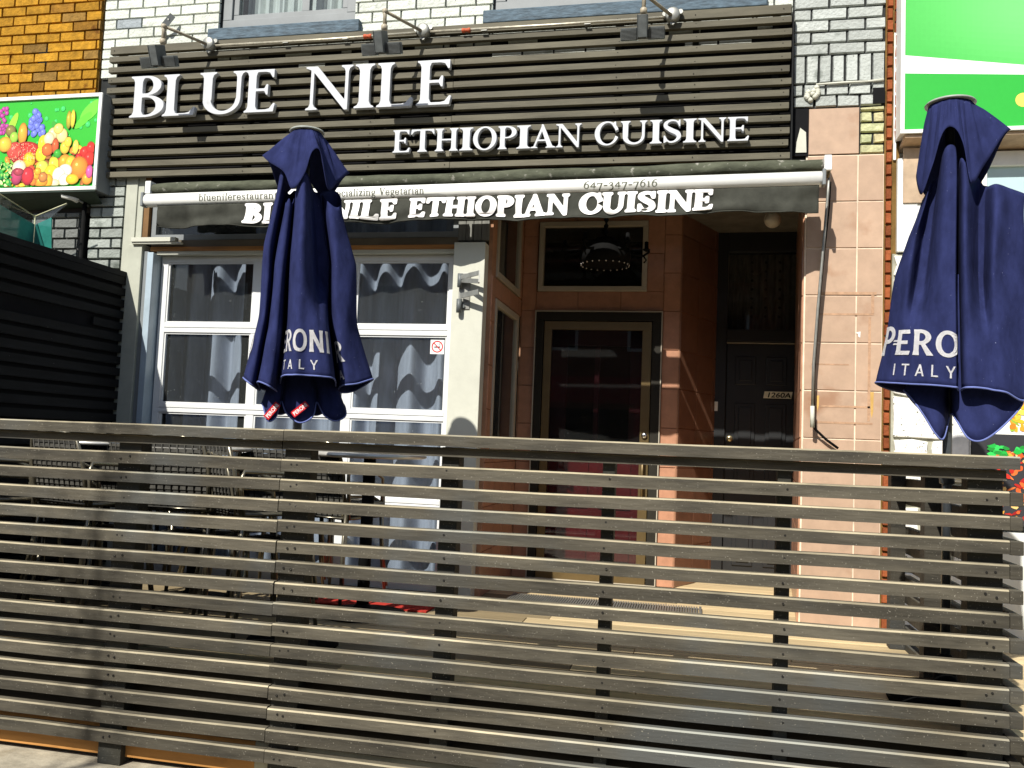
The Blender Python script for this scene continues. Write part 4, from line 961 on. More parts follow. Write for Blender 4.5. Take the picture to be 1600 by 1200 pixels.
tl = thing('wall_lamp', 'small white tubular lamp head under the fruit sign', 'lamp', (-4.55, -.1, 3.18)); q = MB(); q.tube([(-4.60, -.16, 3.20), (-4.53, -.13, 3.185), (-4.50, -.12, 3.16)], [.026, .026, .018], 12); q.build('lamp_head', M_WHITE, tl)
q = MB(); q.tube([(-4.50, -.12, 3.17), (-4.46, -.05, 3.14)], .008, 6); q.build('stem', M_STEEL, tl)
# dark divider fence
dv = thing('divider_fence', 'tall dark slatted divider fence in shade at the left', 'fence', (-4.1, -1.0, .48))
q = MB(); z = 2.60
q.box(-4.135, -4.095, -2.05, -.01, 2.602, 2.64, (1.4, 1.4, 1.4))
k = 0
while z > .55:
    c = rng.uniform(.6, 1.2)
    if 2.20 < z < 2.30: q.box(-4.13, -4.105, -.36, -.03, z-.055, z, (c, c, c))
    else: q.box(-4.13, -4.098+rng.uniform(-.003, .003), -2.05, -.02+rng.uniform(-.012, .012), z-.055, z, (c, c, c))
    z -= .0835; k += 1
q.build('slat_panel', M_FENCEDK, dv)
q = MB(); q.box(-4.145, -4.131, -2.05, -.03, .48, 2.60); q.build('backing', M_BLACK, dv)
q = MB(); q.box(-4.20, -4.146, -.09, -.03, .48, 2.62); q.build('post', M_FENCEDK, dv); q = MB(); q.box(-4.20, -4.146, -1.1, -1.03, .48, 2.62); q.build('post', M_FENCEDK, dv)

# ================================================================== RIGHT NEIGHBOUR
rb = thing('shop_building', 'neighbouring shop with white stone pier and frosted glass on the right', 'building', (2.5, 0, 0))
q = MB()
def redb(u, v): c = rng.uniform(.7, 1.2); return (.30*c, .085*c, .03*c)
bricks(q, (1.116, -.005, .48), (1, 0, 0), (0, 0, 1), (0, -1, 0), .045, 4.6, .11, .0767, .012, redb, jit=.008)
bricks(q, (1.160, -.005, 3.45), (1, 0, 0), (0, 0, 1), (0, -1, 0), .04, 1.8, .09, .0767, .012, redb, jit=.008)
q.build('brick_edge', M_REDBR, rb)
boxpart('edge_core', M_MORTY, rb, 1.113, 1.20, -.004, .4, 0, 5.5)
boxpart('white_strip', M_WHITE, rb, 1.163, 1.178, -.02, -.004, 3.34, 4.15)
# stone veneer: irregular polygons
q = MB(); bx0, bx1 = 1.165, 1.655
rows_ = [.1, .35, .6, .84, 1.05, 1.22, 1.36, 1.50, 1.62, 1.88, 2.10, 2.34, 2.60, 2.74]
R5 = random.Random(8)
grid = []
for z in rows_:
    nseg = 2 if R5.random() < .45 else 3
    xs_ = [bx0]+sorted([bx0+(bx1-bx0)*(k+R5.uniform(-.25, .25))/nseg for k in range(1, nseg)])+[bx1]; grid.append((z, xs_))
for (za, xs_), (zb, _) in zip(grid[:-1], grid[1:]):
    for xa, xb in zip(xs_[:-1], xs_[1:]):
        g = .009; cx, cz = (xa+xb)/2, (za+zb)/2; pts = []
        base = [(xa+g, za+g), (cx+R5.uniform(-.04, .04), za+g+R5.uniform(-.012, .012)), (xb-g, za+g), (xb-g-R5.uniform(0, .012), cz), (xb-g, zb-g), (cx, zb-g+R5.uniform(-.012, .012)), (xa+g, zb-g), (xa+g+R5.uniform(0, .012), cz)]
        for (px_, pz_) in base:
            pts.append((px_+R5.uniform(-.008, .008), -.012, pz_+R5.uniform(-.008, .008)))
        q.slab(pts, (0, -.022-R5.uniform(0, .008), 0))
q.build('stone_veneer', M_STONE, rb, bevel=.006)
boxpart('stone_backing', M_STONEG, rb, 1.163, 1.66, -.02, .3, 0, 2.75)
q = MB(); q.box(1.185, 1.30, -.04, .3, 2.76, 3.34); q.box(1.301, 1.655, -.034, .3, 2.751, 3.06); q.build('smooth_panel', M_WHITE, rb, bevel=.004)
q = MB(); q.box(1.215, 1.655, -.05, -.035, 3.06, 3.40); q.build('beige_panel', M_BEIGE, rb)
q = MB(); q.slab([(1.20, -.15, 3.43), (3.6, -.15, 3.43), (3.6, .1, 3.395), (1.20, .1, 3.395)], (0, 0, .02)); q.build('soffit', M_BEIGE, rb)
q = MB(); q.box(1.665, 3.6, .02, .1, 3.30, 3.39); q.box(1.662, 1.70, .0, .1, 1.93, 3.30); q.box(1.70, 3.6, .0, .1, 2.38, 2.42); q.box(2.35, 2.39, .0, .1, 1.93, 3.30); q.box(1.662, 3.6, .0, .1, 1.90, 1.929)
sw2 = q.build('shop_window', M_WHITE, rb, bevel=.003)
q = MB(); q.box(1.70, 3.6, .05, .06, 2.42, 3.30); q.build('frosted_pane', M_FROST, sw2)
q = MB(); q.box(1.70, 3.6, .05, .06, 1.93, 2.38); q.build('frosted_pane', mat('pale_blind', (.6, .66, .6), .4, .4), sw2)
q = MB(); q.box(1.66, 3.6, .1, .4, 0, 6.4); q.box(1.205, 1.66, .05, .4, 2.7, 6.4); q.build('wall_core', M_WHITE, rb)
q = MB(); q.box(1.67, 3.6, -.05, .09, .48, 1.10); q.build('low_wall', mat('pale_render', (.62, .63, .6), .7, .3, var=.06), rb)
# green sign
gsn = thing('green_sign', 'large green lightbox sign with white wave stripe above shop', 'sign', (2.6, -.15, 3.45))
q = MB(); q.box(1.172, 3.8, -.155, -.02, 3.455, 5.2); q.build('sign_box', M_WHITE, gsn)
q = MB(); ring_frame(q, 1.17, 3.802, -.17, -.155, 3.45, 5.2, .024); q.build('sign_frame', M_WHITE, gsn, bevel=.003)
q = MB(); yg = -.1575
nseg = 90
def wav(t, a): return {'b': 3.826-.045*t*.9, 'u': 3.938-.10*t*.95}[a]
for i in range(nseg):
    x0_, x1_ = [1.195+(3.776-1.195)*k/nseg for k in (i, i+1)]
    for k_, (z0f, z1f, cl) in enumerate(((lambda t: 3.475, lambda t: wav(t, 'b'), (.03, .40, .045)), (lambda t: wav(t, 'b'), lambda t: wav(t, 'u'), (.9, .9, .9)), (lambda t: wav(t, 'u'), lambda t: 5.175, None))):
        ta, tb = [min(1.2, (x-1.195)/.66) for x in (x0_, x1_)]
        if cl: q.poly([(x0_, yg, z0f(ta)), (x1_, yg, z0f(tb)), (x1_, yg, z1f(tb)), (x0_, yg, z1f(ta))], cl)
        else:
            mz = 36
            for j in range(mz):
                zl0, zl1 = [lerp(z0f(ta), 5.175, k/mz) for k in (j, j+1)]; zr0, zr1 = [lerp(z0f(tb), 5.175, k/mz) for k in (j, j+1)]
                g = math.exp(-((i-26)/22)**2-((j-9)/11)**2); q.poly([(x0_, yg, zl0), (x1_, yg, zr0), (x1_, yg, zr1), (x0_, yg, zl1)], (.05+.12*g, .44+.2*g, .06+.12*g))
n = 30; q.poly([(1.845+.042*math.cos(2*math.pi*i/n), yg-.0006, 3.633+.042*math.sin(2*math.pi*i/n)) for i in range(n)], (.9, .62, .12))
q.build('printed_face', M_PRINT, gsn, recalc=False)
# food posters
def poster(label, x0, x1, z0, z1, seed, pal, bgc, area):
    p = thing('food_poster', label, 'poster', ((x0+x1)/2, -.055, z0), 'food posters on the shop wall'); r = random.Random(seed); q = MB()
    q.box(x0, x1, -.066, -.052, z0, z1, bgc); y = -.0662
    for i in range(260):
        a0, a1, b0, b1 = area; cx, cz = r.uniform(a0, a1), r.uniform(b0, b1); rx, rz = r.uniform(.008, .035), r.uniform(.006, .02); ro = r.uniform(0, 3); c = r.choice(pal); f = r.uniform(.7, 1.2); pts = []
        for k in range(9):
            a = 2*math.pi*k/9; rr = r.uniform(.8, 1.15); u, v = rx*rr*math.cos(a), rz*rr*math.sin(a); pts.append((min(x1, max(x0, cx+u*math.cos(ro)-v*math.sin(ro))), y-.00002*i, min(z1, max(z0, cz+u*math.sin(ro)+v*math.cos(ro)))))
        q.poly(pts, tuple(min(1, ci*f) for ci in c))
    q.build('print', M_PRINT, p, recalc=False); return p
poster('poster with yellow and orange fried rice on white beside umbrella', 1.66, 2.6, 1.668, 1.925, 3, [(.85, .55, .04), (.85, .42, .03), (.9, .7, .1), (.75, .28, .03), (.3, .45, .05)], (.85, .85, .82), (1.80, 2.5, 1.69, 1.90))
pp = poster('poster with red chilli meat dish and green leaves at the fence end', 1.60, 2.6, 1.14, 1.665, 5, [(.55, .03, .02), (.7, .12, .03), (.85, .4, .05), (.85, .55, .2), (.4, .02, .02), (.8, .2, .05)], (.04, .04, .045), (1.74, 2.5, 1.16, 1.56))
q = MB(); r = random.Random(9)
for i in range(30):
    cx, cz = (r.uniform(1.70, 1.78), r.uniform(1.54, 1.60)) if i % 2 else (r.uniform(1.83, 2.0), r.uniform(1.57, 1.65)); q.poly([(cx+r.uniform(.01, .03)*math.cos(a), -.0722-i*.00002, cz+r.uniform(.008, .02)*math.sin(a)) for a in [k*.9 for k in range(7)]], r.choice([(.02, .4, .06), (.04, .55, .1), (.02, .25, .04)]))
q.build('leaf_print', M_PRINT, pp, recalc=False)
wp = thing('menu_card', 'small pale menu card on the white stone beside the posters', 'card', (1.56, -.06, 1.4)); q = MB(); q.box(1.49, 1.595, -.062, -.056, 1.40, 1.66); q.box(1.585, 1.59, -.064, -.062, 1.41, 1.65, (.5, .5, .5)); q.build('card', mat('card_white', (.72, .72, .72), .5, .3, use_col=True), wp)

# ================================================================== UMBRELLAS (closed)
def catmull(p0, p1, p2, p3, t): return .5*((2*p1)+(-p0+p2)*t+(2*p0-5*p1+4*p2-p3)*t*t+(-p0+3*p1-3*p2+p3)*t**3)
def closed_curve(pts, n):
    K = len(pts); out = []
    for i in range(K):
        p0, p1, p2, p3 = [Vector(list(pts[(i+k-1) % K])) for k in range(4)]
        for j in range(n): out.append(catmull(p0, p1, p2, p3, j/n))
    return out
def umbrella(name, label, base, tilt, sc, rails, levels, flap, ztop, disc_r, texts, zref, tags, inner):
    """rails: (x, d, dz) of hem control points round the canopy, in px of the photo times sc; x along the street, d towards it"""
    t = thing(name, label, 'umbrella', base, 'closed navy patio umbrellas'); t.rotation_euler = (0, tilt, 0)
    yawv = math.atan2(base[0], base[1]+5.6)          # turned to the street view it was seen from
    ex = Vector((math.cos(yawv), -math.sin(yawv), 0)); ed = Vector((-math.sin(yawv), -math.cos(yawv), 0))
    NS = 10
    hem = closed_curve([(a[0]*sc, a[1]*sc, a[2], a[3] if len(a) > 3 else 0.) for a in rails], NS); NU = len(hem)
    dmv = [max(0., min(1.3, p_.x)) for p_ in closed_curve([(a[5] if len(a) > 5 else 1., 0., 0.) for a in rails], NS)]
    tsc = closed_curve([(a[4] if len(a) > 4 else levels[0][1], 0., 0.) for a in rails], NS)
    NVr = 46
    def ring(v):       # v 0 top .. 1 hem : (x, d, z)
        zs = [l[0] for l in levels]; 
        s = np.interp(v, zs, [l[1] for l in levels]); dpt = np.interp(v, zs, [l[2] for l in levels]); shx = np.interp(v, zs, [l[3] for l in levels])*sc
        o = []
        ztp = levels[0][4]
        for hi_, h in enumerate(hem):
            s_h = s + (tsc[hi_].x-levels[0][1])*max(0., 1-v*2.2)**1.3
            zt_ = ztp+h.w; z = zt_+(h.z-zt_)*v
            rr = math.hypot(h.x, h.y)
            wob = 1+.05*math.sin(v*9+h.x*30)*v*(1-v)*2
            o.append(Vector((h.x*s_h*wob+shx, h.y*dpt*wob*(1-(1-dmv[hi_])*(1-min(1, max(0, (v-.42)/.36))**2*(3-2*min(1, max(0, (v-.42)/.36))))), z)))
        return o
    grid = [ring(i/(NVr-1)) for i in range(NVr)]
    # top edge waviness of the canopy
    for i in range(NVr):
        v = i/(NVr-1)
        for j in range(NU):
            grid[i][j].z += .012*math.sin(j*2*math.pi/NU*5+1)*(1-v)**2
    L3 = lambda p: ex*p.x + ed*p.y + Vector((0, 0, p.z))
    q = MB()
    for row in grid:
        for p in row: q.v.append(tuple(L3(p)))
    for i in range(NVr-1):
        for j in range(NU): q.face((i*NU+j, i*NU+(j+1) % NU, (i+1)*NU+(j+1) % NU, (i+1)*NU+j), smooth=True)
    can = q.build('canopy', M_NAVY, t, recalc=True, world=False)
    so = can.modifiers.new('thick', 'SOLIDIFY'); so.thickness = .003; so.offset = -1
    q = MB(); pts = [tuple(L3(p)) for p in grid[-1]]; q.tube(pts+[pts[0]], .0045, 6, cap=False); q.build('hem_piping', M_NAVYHEM, can, world=False)
    # inner folds of the same cloth, hanging lower round the pole
    inn = closed_curve([(a[0]*sc, a[1]*sc, a[2]) for a in inner], NS); NI = len(inn); q = MB(); RI = 16; zi = max(p.z for p in inn)+.5
    for i in range(RI):
        v = i/(RI-1)
        for p in inn: k_ = .2+.8*v**1.1; q.v.append(tuple(L3(Vector((p.x*k_, p.y*k_, zi+(p.z-zi)*v)))))
    for i in range(RI-1):
        for j in range(NI): q.face((i*NI+j, i*NI+(j+1) % NI, (i+1)*NI+(j+1) % NI, (i+1)*NI+j), smooth=True)
    ifo = q.build('canopy_fold', M_NAVY, t, recalc=True, world=False); so = ifo.modifiers.new('thick', 'SOLIDIFY'); so.thickness = .003; so.offset = -1
    q = MB(); pts = [tuple(L3(p)) for p in inn]; q.tube(pts+[pts[0]], .004, 6, cap=False); q.build('hem_piping', M_NAVYHEM, ifo, world=False)
    # vent flap
    fl = closed_curve([(a[0]*sc, a[1]*sc, a[2]) for a in flap], 9); NF = len(fl); rows_f = 14; q = MB()
    for i in range(rows_f+1):
        v = i/rows_f
        for j, p in enumerate(fl):
            a = math.atan2(p.y, p.x); c0 = Vector((disc_r*math.cos(a), disc_r*math.sin(a), ztop-.006))
            bulge = math.sin(v*math.pi)*.012
            w_ = c0.lerp(p, v); rr = math.hypot(w_.x, w_.y)+1e-6; pl = 1+.07*math.sin(j*2*math.pi*13/NF)*(1-v)*min(1, v*4)+.03*math.sin(j*2*math.pi*29/NF)*(1-v)*min(1, v*4); w_.x *= pl; w_.y *= pl*(1+bulge/rr); q.v.append(tuple(L3(w_)))
    for i in range(rows_f):
        for j in range(NF): q.face((i*NF+j, i*NF+(j+1) % NF, (i+1)*NF+(j+1) % NF, (i+1)*NF+j), smooth=True)
    fo = q.build('vent_flap', M_NAVY, t, recalc=True, world=False); so = fo.modifiers.new('thick', 'SOLIDIFY'); so.thickness = .003; so.offset = -1
    q = MB(); q.lathe((0, 0, ztop), [(disc_r*1.16, -.004), (disc_r*1.18, .0), (disc_r*1.12, .006), (disc_r*.5, .014), (.004, .018)], 28); q.build('cap_disc', M_CAP, t, world=False)
    q = MB(); q.tube([(0, 0, -1.1), (0, 0, ztop)], .019, 14); q.build('pole', M_POLE, t, world=False)
    q = MB(); q.lathe((0, 0, -.13), [(.021, -.05), (.03, -.045), (.032, .0), (.03, .05), (.022, .055)], 16); q.build('collar', M_POLE, t, world=False)
    q = MB(); q.lathe((0, 0, -1.1), [(.22, 0), (.23, .02), (.21, .06), (.05, .075), (.035, .2), (.022, .21)], 26); q.build('base', M_IRON, t, world=False)
    # lettering that follows the folds
    it = int(.82*(NVr-1)); cum = [0.]
    for k in range(2*NU): cum.append(cum[-1]+(grid[it][(k+1) % NU]-grid[it][k % NU]).length)
    cum = np.array(cum)
    def surf_at(above, start_j, s):
        sj = float(np.interp(start_j+NU if start_j+0 < NU and s < 0 else start_j, np.arange(len(cum)), cum))
        jj = float(np.interp(sj+s, cum, np.arange(len(cum)))); j0 = int(jj); fj = jj-j0
        g = lambda a, b: grid[a][b % NU]
        Ht = (g(0, j0)*(1-fj)+g(0, j0+1)*fj).z-(g(NVr-1, j0)*(1-fj)+g(NVr-1, j0+1)*fj).z
        vv = max(0., min(.998, 1-above/Ht)); i = min(NVr-2, int(vv*(NVr-1))); fv = vv*(NVr-1)-i
        p = (g(i, j0)*(1-fj)+g(i, j0+1)*fj)*(1-fv)+(g(i+1, j0)*(1-fj)+g(i+1, j0+1)*fj)*fv
        du = g(i, j0+1)-g(i, j0); dv_ = g(i+1, j0)-g(i, j0); n_ = du.cross(dv_); n_.normalize()
        return p, n_
    for (loops, start_rail, above, s0) in [(l_, b_, c_, d_) for (ls, b_, c_, d_) in texts for l_ in ls]:
        L2 = [densify(lp, .008) for lp in loops]
        me = loops_mesh('letter', L2, .0004)
        bm = bmesh.new(); bm.from_mesh(me); bmesh.ops.triangulate(bm, faces=bm.faces)
        for _ in range(2):
            es = [e for e in bm.edges if e.calc_length() > .014]
            if es: bmesh.ops.subdivide_edges(bm, edges=es, cuts=1); bmesh.ops.triangulate(bm, faces=bm.faces)
        bm.to_mesh(me); bm.free()
        for v in me.vertices:
            p, n_ = surf_at(above+v.co.y, start_rail*NS, v.co.x+s0)
            if n_.dot(Vector((p.x, p.y, 0))) < -1 : n_ = -n_
            n2 = n_ if text_sign[0] > 0 else -n_
            v.co = L3(p)+ (ex*n2.x+ed*n2.y+Vector((0, 0, n2.z)))*(.0035)
        me.materials.clear(); me.materials.append(M_NAVYPRINT)
        o = bpy.data.objects.new('letter', me); COL.objects.link(o); o.parent = t
    for (x, d_, z, rot) in tags:
        q = MB(); mm = Matrix.Translation(ex*x*sc+ed*d_*sc+Vector((0, 0, z))) @ Matrix((( ex.x, -ed.x, 0), (ex.y, -ed.y, 0), (0, 0, 1))).to_4x4() @ Matrix.Rotation(rot, 4, 'Y')
        q.box(-.045, .045, -.0015, .0015, -.016, .016, M=mm); tg = q.build('brand_tag', M_REDTAG, t, world=False)
        me = font_loops('PERONI', .026, .0005); w_ = max(v.co.x for v in me.vertices)
        for v in me.vertices: v.co = mm @ Vector((v.co.x*.078/w_-.039, -.0022-v.co.z, v.co.y-.0095))
        me.materials.clear(); me.materials.append(M_PRINTW); o = bpy.data.objects.new('tag_lettering', me); COL.objects.link(o); o.parent = tg
    return t
text_sign = [1]
def brand_loops(h):
    """flared capitals P E R O N I: the E carries the small side strokes of the printed mark"""
    x = 0.; out = []
    for ch, hh in (('P', 1.2), ('E', 1.), ('R', 1.), ('O', 1.), ('N', 1.), ('I', 1.)):
        xs = np.arange(-.3, 1.3, 1/60); st = {'s': .03}
        X, Y = 0, 0
        loops, wd = brand_glyph(ch)
        out.append([[((p[0]*.86)*h+x, (p[1]*hh-(hh-1)*.25)*h) for p in lp] for lp in loops]); x += (wd*.86+.05)*h
    return out, x
_B = {}
def brand_glyph(ch):
    if ch in _B: return _B[ch]
    tk, s_ = .2, .02
    fl = lambda x, y0=0., y1=1.: [(x-.03, y0), (x+tk+.03, y0), (x+tk, y0+.2), (x+tk, y1-.2), (x+tk+.03, y1), (x-.03, y1), (x, y1-.2), (x, y0+.2)]
    def fld(X, Y):
        P = lambda *a: _poly_sdf(X, Y, list(a)); mn = lambda *a: np.minimum.reduce(a)
        if ch == 'I': return P(*fl(.06)), .36
        if ch == 'N': return mn(P(*fl(.06)), P(*fl(.62)), P((.03, 1), (.25, 1), (.85, 0), (.62, 0))), .92
        if ch == 'O': return np.maximum(_ell(X, Y, .44, .5, .42, .52), -_ell(X, Y, .44, .5, .22, .37)), .9
        if ch == 'E': return mn(P(*fl(.12)), P((.2, 0), (.66, 0), (.7, .16), (.2, .16)), P((.2, 1), (.64, 1), (.67, .84), (.2, .84)), P((.2, .43), (.58, .43), (.58, .57), (.2, .57)), P((-.12, .40), (.3, .40), (.3, .47), (-.07, .47)), P((-.12, .53), (.3, .53), (.3, .60), (-.07, .60))), .72
        b = np.maximum(np.maximum(_ell(X, Y, .3, .71, .42, .3), -_ell(X, Y, .3, .71, .2, .16)), .2-X)
        g = mn(P(*fl(.06)), b)
        return (mn(g, P((.28, .5), (.46, .5), (.84, 0), (.58, 0))), .82) if ch == 'R' else (g, .74)
    import types
    res = 60; save = globals()['glyph_field']
    globals()['glyph_field'] = lambda c, X, Y: fld(X, Y)
    r = glyph_loops('brand_'+ch, 0., res); globals()['glyph_field'] = save
    _B[ch] = r; return r
def italy_loops(h):
    """plain thin capitals I T A L Y, widely spaced"""
    w_ = .13; x = 0; out = []
    G = {'I': [[(.0, 0), (w_, 0), (w_, 1), (0, 1)]], 'T': [[(.27, 0), (.27+w_, 0), (.27+w_, .87), (.66, .87), (.66, 1), (0, 1), (0, .87), (.27, .87)]],
         'A': [[(0, 0), (.14, 0), (.22, .24), (.52, .24), (.60, 0), (.74, 0), (.44, 1), (.30, 1)], [(.26, .36), (.37, .72), (.48, .36)]],
         'L': [[(0, 0), (.5, 0), (.5, .13), (w_, .13), (w_, 1), (0, 1)]], 'Y': [[(.28, 0), (.28+w_, 0), (.28+w_, .42), (.69, 1), (.54, 1), (.345, .56), (.15, 1), (0, 1), (.28, .42)]]}
    for ch in 'ITALY':
        out.append([[(p[0]*h+x, p[1]*h) for p in lp] for lp in G[ch]]); x += (max(p[0] for lp in G[ch] for p in lp)+.55)*h
    return out, x
def widen(ls, k): return [[[(p[0]*k, p[1]) for p in lp] for lp in l_] for l_ in ls]
bl1, bw1 = brand_loops(.106); il1, iw1 = italy_loops(.047)
bl1 = widen(bl1, .90)
bl2, bw2 = brand_loops(.108); il2, iw2 = italy_loops(.05); bl2 = widen(bl2, 1.19)
def part_of(loops, n0, n1): return loops[n0:n1]
B1 = (-1.93, -1.6, 1.556)
zL = lambda py: (655-py)*.00327
D_ = -.06
V_ = -22
railsL = [(-84, 5, zL(588), .0), (-79, 36, zL(594), .01), (-68, 34, zL(602), .0), (-61, V_, zL(604), D_), (-62, 46, zL(596), -.15), (-50, 66, zL(600), -.14), (-38, 54, zL(606), -.15), (-30, V_, zL(606), D_),
          (-27, 48, zL(588), -.06), (-10, 86, zL(587), -.02), (10, 84, zL(587), -.01, .45, .9), (32, 86, zL(588), -.04, .45, .05), (52, 66, zL(590), -.08, .5, -.25), (59, V_, zL(600), -.05), (66, 38, zL(597), -.13, .58), (88, 42, zL(594), -.15, .58), (116, 8, zL(584), -.10, .52), (84, -34, zL(602), -.02, .6),
          (46, -10, zL(604), -.06), (24, -66, zL(600), -.03), (-6, -26, zL(604), D_), (-34, -62, zL(600), -.02), (-56, -30, zL(602), D_)]
innL = [(-54, 8, zL(630)), (-46, 20, zL(652)), (-34, 17, zL(646)), (-27, 7, zL(622)), (-18, 20, zL(640)), (2, 26, zL(654)), (22, 20, zL(644)), (28, 8, zL(622)), (40, 17, zL(642)), (58, 17, zL(650)), (74, 9, zL(640)), (66, -20, zL(620)), (30, -40, zL(640)), (0, -22, zL(630)), (-30, -40, zL(640)), (-56, -16, zL(625))]
levL = [(0., .45, .46, -2, zL(276)), (.06, .48, .52, -2, 0), (.35, .70, .80, 0, 0), (.42, .72, .82, 0, 0), (.7, .78, .88, 0, 0), (.88, .9, .92, 0, 0), (1., 1., 1., 0, 0)]
flapL = [(-58, -8, zL(252)), (-69, 4, zL(244)), (-58, 14, zL(256)), (-34, 34, zL(276)), (-20, 44, zL(304)), (-2, 50, zL(280)), (8, 52, zL(247)), (22, 50, zL(245)), (35, 40, zL(298)), (50, 20, zL(282)), (64, 8, zL(264)), (70, 0, zL(259)), (60, -10, zL(266)), (34, -44, zL(292)), (-2, -50, zL(258)), (-36, -40, zL(290))]
text_sign[0] = 1
NL = [2, 1, 2, 2, 1, 1]      # outlines per capital: P E R O N I
umbrella('patio_umbrella', 'closed navy umbrella standing in front of the glazed window', B1, R(-1.6), (.00313), railsL, levL, flapL, zL(200), .075,
         [(bl1, 8.3, .115, -.137), (il1, 8.3, .028, -.05), (bl1[2:3], 13.9, .115, -.145), (il1[2:3], 14.0, .028, -.10), (bl1[3:4], 0.25, .115, -.225)],
         0, [(-40, 24, zL(637), R(-52)), (2, 30, zL(634), R(-40))], innL)
B2 = (1.06, -1.6, 1.58)
zR = lambda py: (690-py)*.0028
railsR = [(-104, 5, zR(600), -.13, .40), (-78, 38, zR(603), -.10, .42, 1.2), (-58, 50, zR(605), -.03, .44, -.2), (-48, 56, zR(606), -.02, .46, -.3), (-22, 68, zR(608), .06, .5), (6, 75, zR(611), .065, .55), (13, 62, zR(612), .02, .55), (16, -22, zR(616), .02, .5), (20, 56, zR(612), .03, .62), (32, 70, zR(611), -.03, .72), (50, 62, zR(612), -.05, .74, .1), (60, 60, zR(614), -.07, .76, -.1), (76, 60, zR(617), -.09, .78, 1.), (104, 30, zR(626), -.12, .76, 1.2), (135, 0, zR(588), -.14, .73), (92, -50, zR(612), -.05), (46, -62, zR(614), -.05),
          (8, -26, zR(612), D_), (-14, -55, zR(612), -.04), (-40, -26, zR(612), D_), (-56, -62, zR(612), -.05), (-86, -24, zR(608), -.1)]
innR = [(-62, 8, zR(612)), (-47, 26, zR(630)), (-31, 34, zR(654)), (-16, 38, zR(679)), (-5, 30, zR(685)), (4, 4, zR(648)), (12, 40, zR(658)), (28, 50, zR(684)), (48, 52, zR(686)), (76, 40, zR(662)), (100, 16, zR(628)), (80, -26, zR(620)), (40, -44, zR(650)), (0, -24, zR(640)), (-36, -36, zR(640))]
levR = [(0., .46, .5, 3, zR(268)), (.1, .53, .62, 3, 0), (.2, .61, .7, 2, 0), (.40, .73, .78, 1, 0), (.6, .81, .86, 0, 0), (.85, .92, .95, 0, 0), (1., 1., 1., 0, 0)]
flapR = [(-48, 6, zR(272)), (-40, 30, zR(310)), (-24, 42, zR(268)), (-10, 50, zR(222)), (6, 53, zR(218)), (20, 50, zR(248)), (30, 44, zR(302)), (48, 30, zR(272)), (74, 8, zR(222)), (84, 0, zR(212)), (74, -10, zR(222)), (40, -46, zR(282)), (0, -50, zR(250)), (-32, -38, zR(295))]
umbrella('patio_umbrella', 'closed navy umbrella standing before the green sign and white stone', B2, R(.2), .00275, railsR, levR, flapR, zR(162), .088,
         [(bl2[:4], 0.05, .122, .0), (il2, 1.3, .034, -.02)], 0, [], innR)

# ================================================================== FRONT FENCE
fn = thing('slat_fence', 'long weathered brown slatted patio fence in the foreground', 'fence', (-1.5, -2.1, 0))
tops = [1.395-.0882*k for k in range(15)]
XLF, XRF, XJ = -4.6, 1.134, -1.75
wear_and_glint = (5.2, 5.1, 4.7)  # edge lightening: worn paint plus a painted sunlit highlight
def slat(q, x0, x1, zt, h, y0=-2.118, y1=-2.08, c=1.):
    """a board in pieces so that its line wanders a little"""
    n = max(2, int((x1-x0)/.5)); pts = []
    for i in range(n+1): pts.append((lerp(x0, x1, i/n), rng.uniform(-.0026, .0026), rng.uniform(-.002, .002)))
    b = len(q.v)
    ch = .006
    for (x, dz, dy) in pts:
        q.v += [(x, y0+dy, zt-h+dz), (x, y0+dy, zt-ch+dz), (x, y0+dy+ch, zt+dz), (x, y1+dy, zt+dz), (x, y1+dy, zt-h+dz)]
    cc = (c, c, c); ww = tuple(c*w_ for w_ in wear_and_glint)
    for i in range(n):
        for j in range(5):
            q.face((b+i*5+j, b+i*5+(j+1) % 5, b+(i+1)*5+(j+1) % 5, b+(i+1)*5+j), {0: cc, 1: ww, 2: tuple(2.1*c for _ in range(3)), 3: cc, 4: cc}[j])  # top face also lightened, for wear and grazing sun together
    q.face([b+j for j in range(5)], cc); q.face([b+n*5+j for j in range(5)], cc)
posts_x = [(-4.4, -4.28), (-2.576, -2.46), (-1.752, -1.63), (-1.037, -.96), (-.357, -.306), (.324, .375), (1.004, 1.125)]
for (xa, xb) in ((XLF, XJ-.0015), (XJ+.0015, XRF)):
    q = MB()
    for k, zt in enumerate(tops):
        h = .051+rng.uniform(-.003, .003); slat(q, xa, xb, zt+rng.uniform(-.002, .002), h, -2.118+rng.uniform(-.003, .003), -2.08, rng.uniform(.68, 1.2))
        for (pa, pb) in posts_x:
            for px_ in ((pa+pb)/2-.012, (pa+pb)/2+.02) if pb-pa > .1 else ((pa+pb)/2,):
                if xa+.02 < px_ < xb-.02: q.lathe((px_+rng.uniform(-.008, .008), -2.117, zt-h/2+rng.uniform(-.008, .008)), [(.0045, .002), (.0045, -.0035)], 7, (.12, .12, .12), axis='y')
    q.build('slat_panel', M_FENCE, fn)
q = MB(); slat(q, XLF, -1.731, 1.522, .048, -2.148, -2.02, 1.0); q.build('cap_rail', M_FENCE, fn)
q = MB(); slat(q, -1.729, 1.16, 1.524, .048, -2.148, -2.02, .95); q.build('cap_rail', M_FENCE, fn)
q = MB(); slat(q, XLF, XJ-.002, 1.472, .038, -2.112, -2.08, .9); q.build('top_rail', M_FENCE, fn)
q = MB(); slat(q, XJ+.002, 1.125, 1.474, .038, -2.112, -2.08, .9); q.build('top_rail', M_FENCE, fn)
for (pa, pb) in posts_x:
    q = MB(); q.box(pa, pb, -2.079, -2.0, 0.0 if pb-pa > .1 else .2, 1.474, (.42, .45, .46)); q.build('post', M_FENCE, fn, bevel=.003)  # post colour lowered to paint in the shade behind the slats
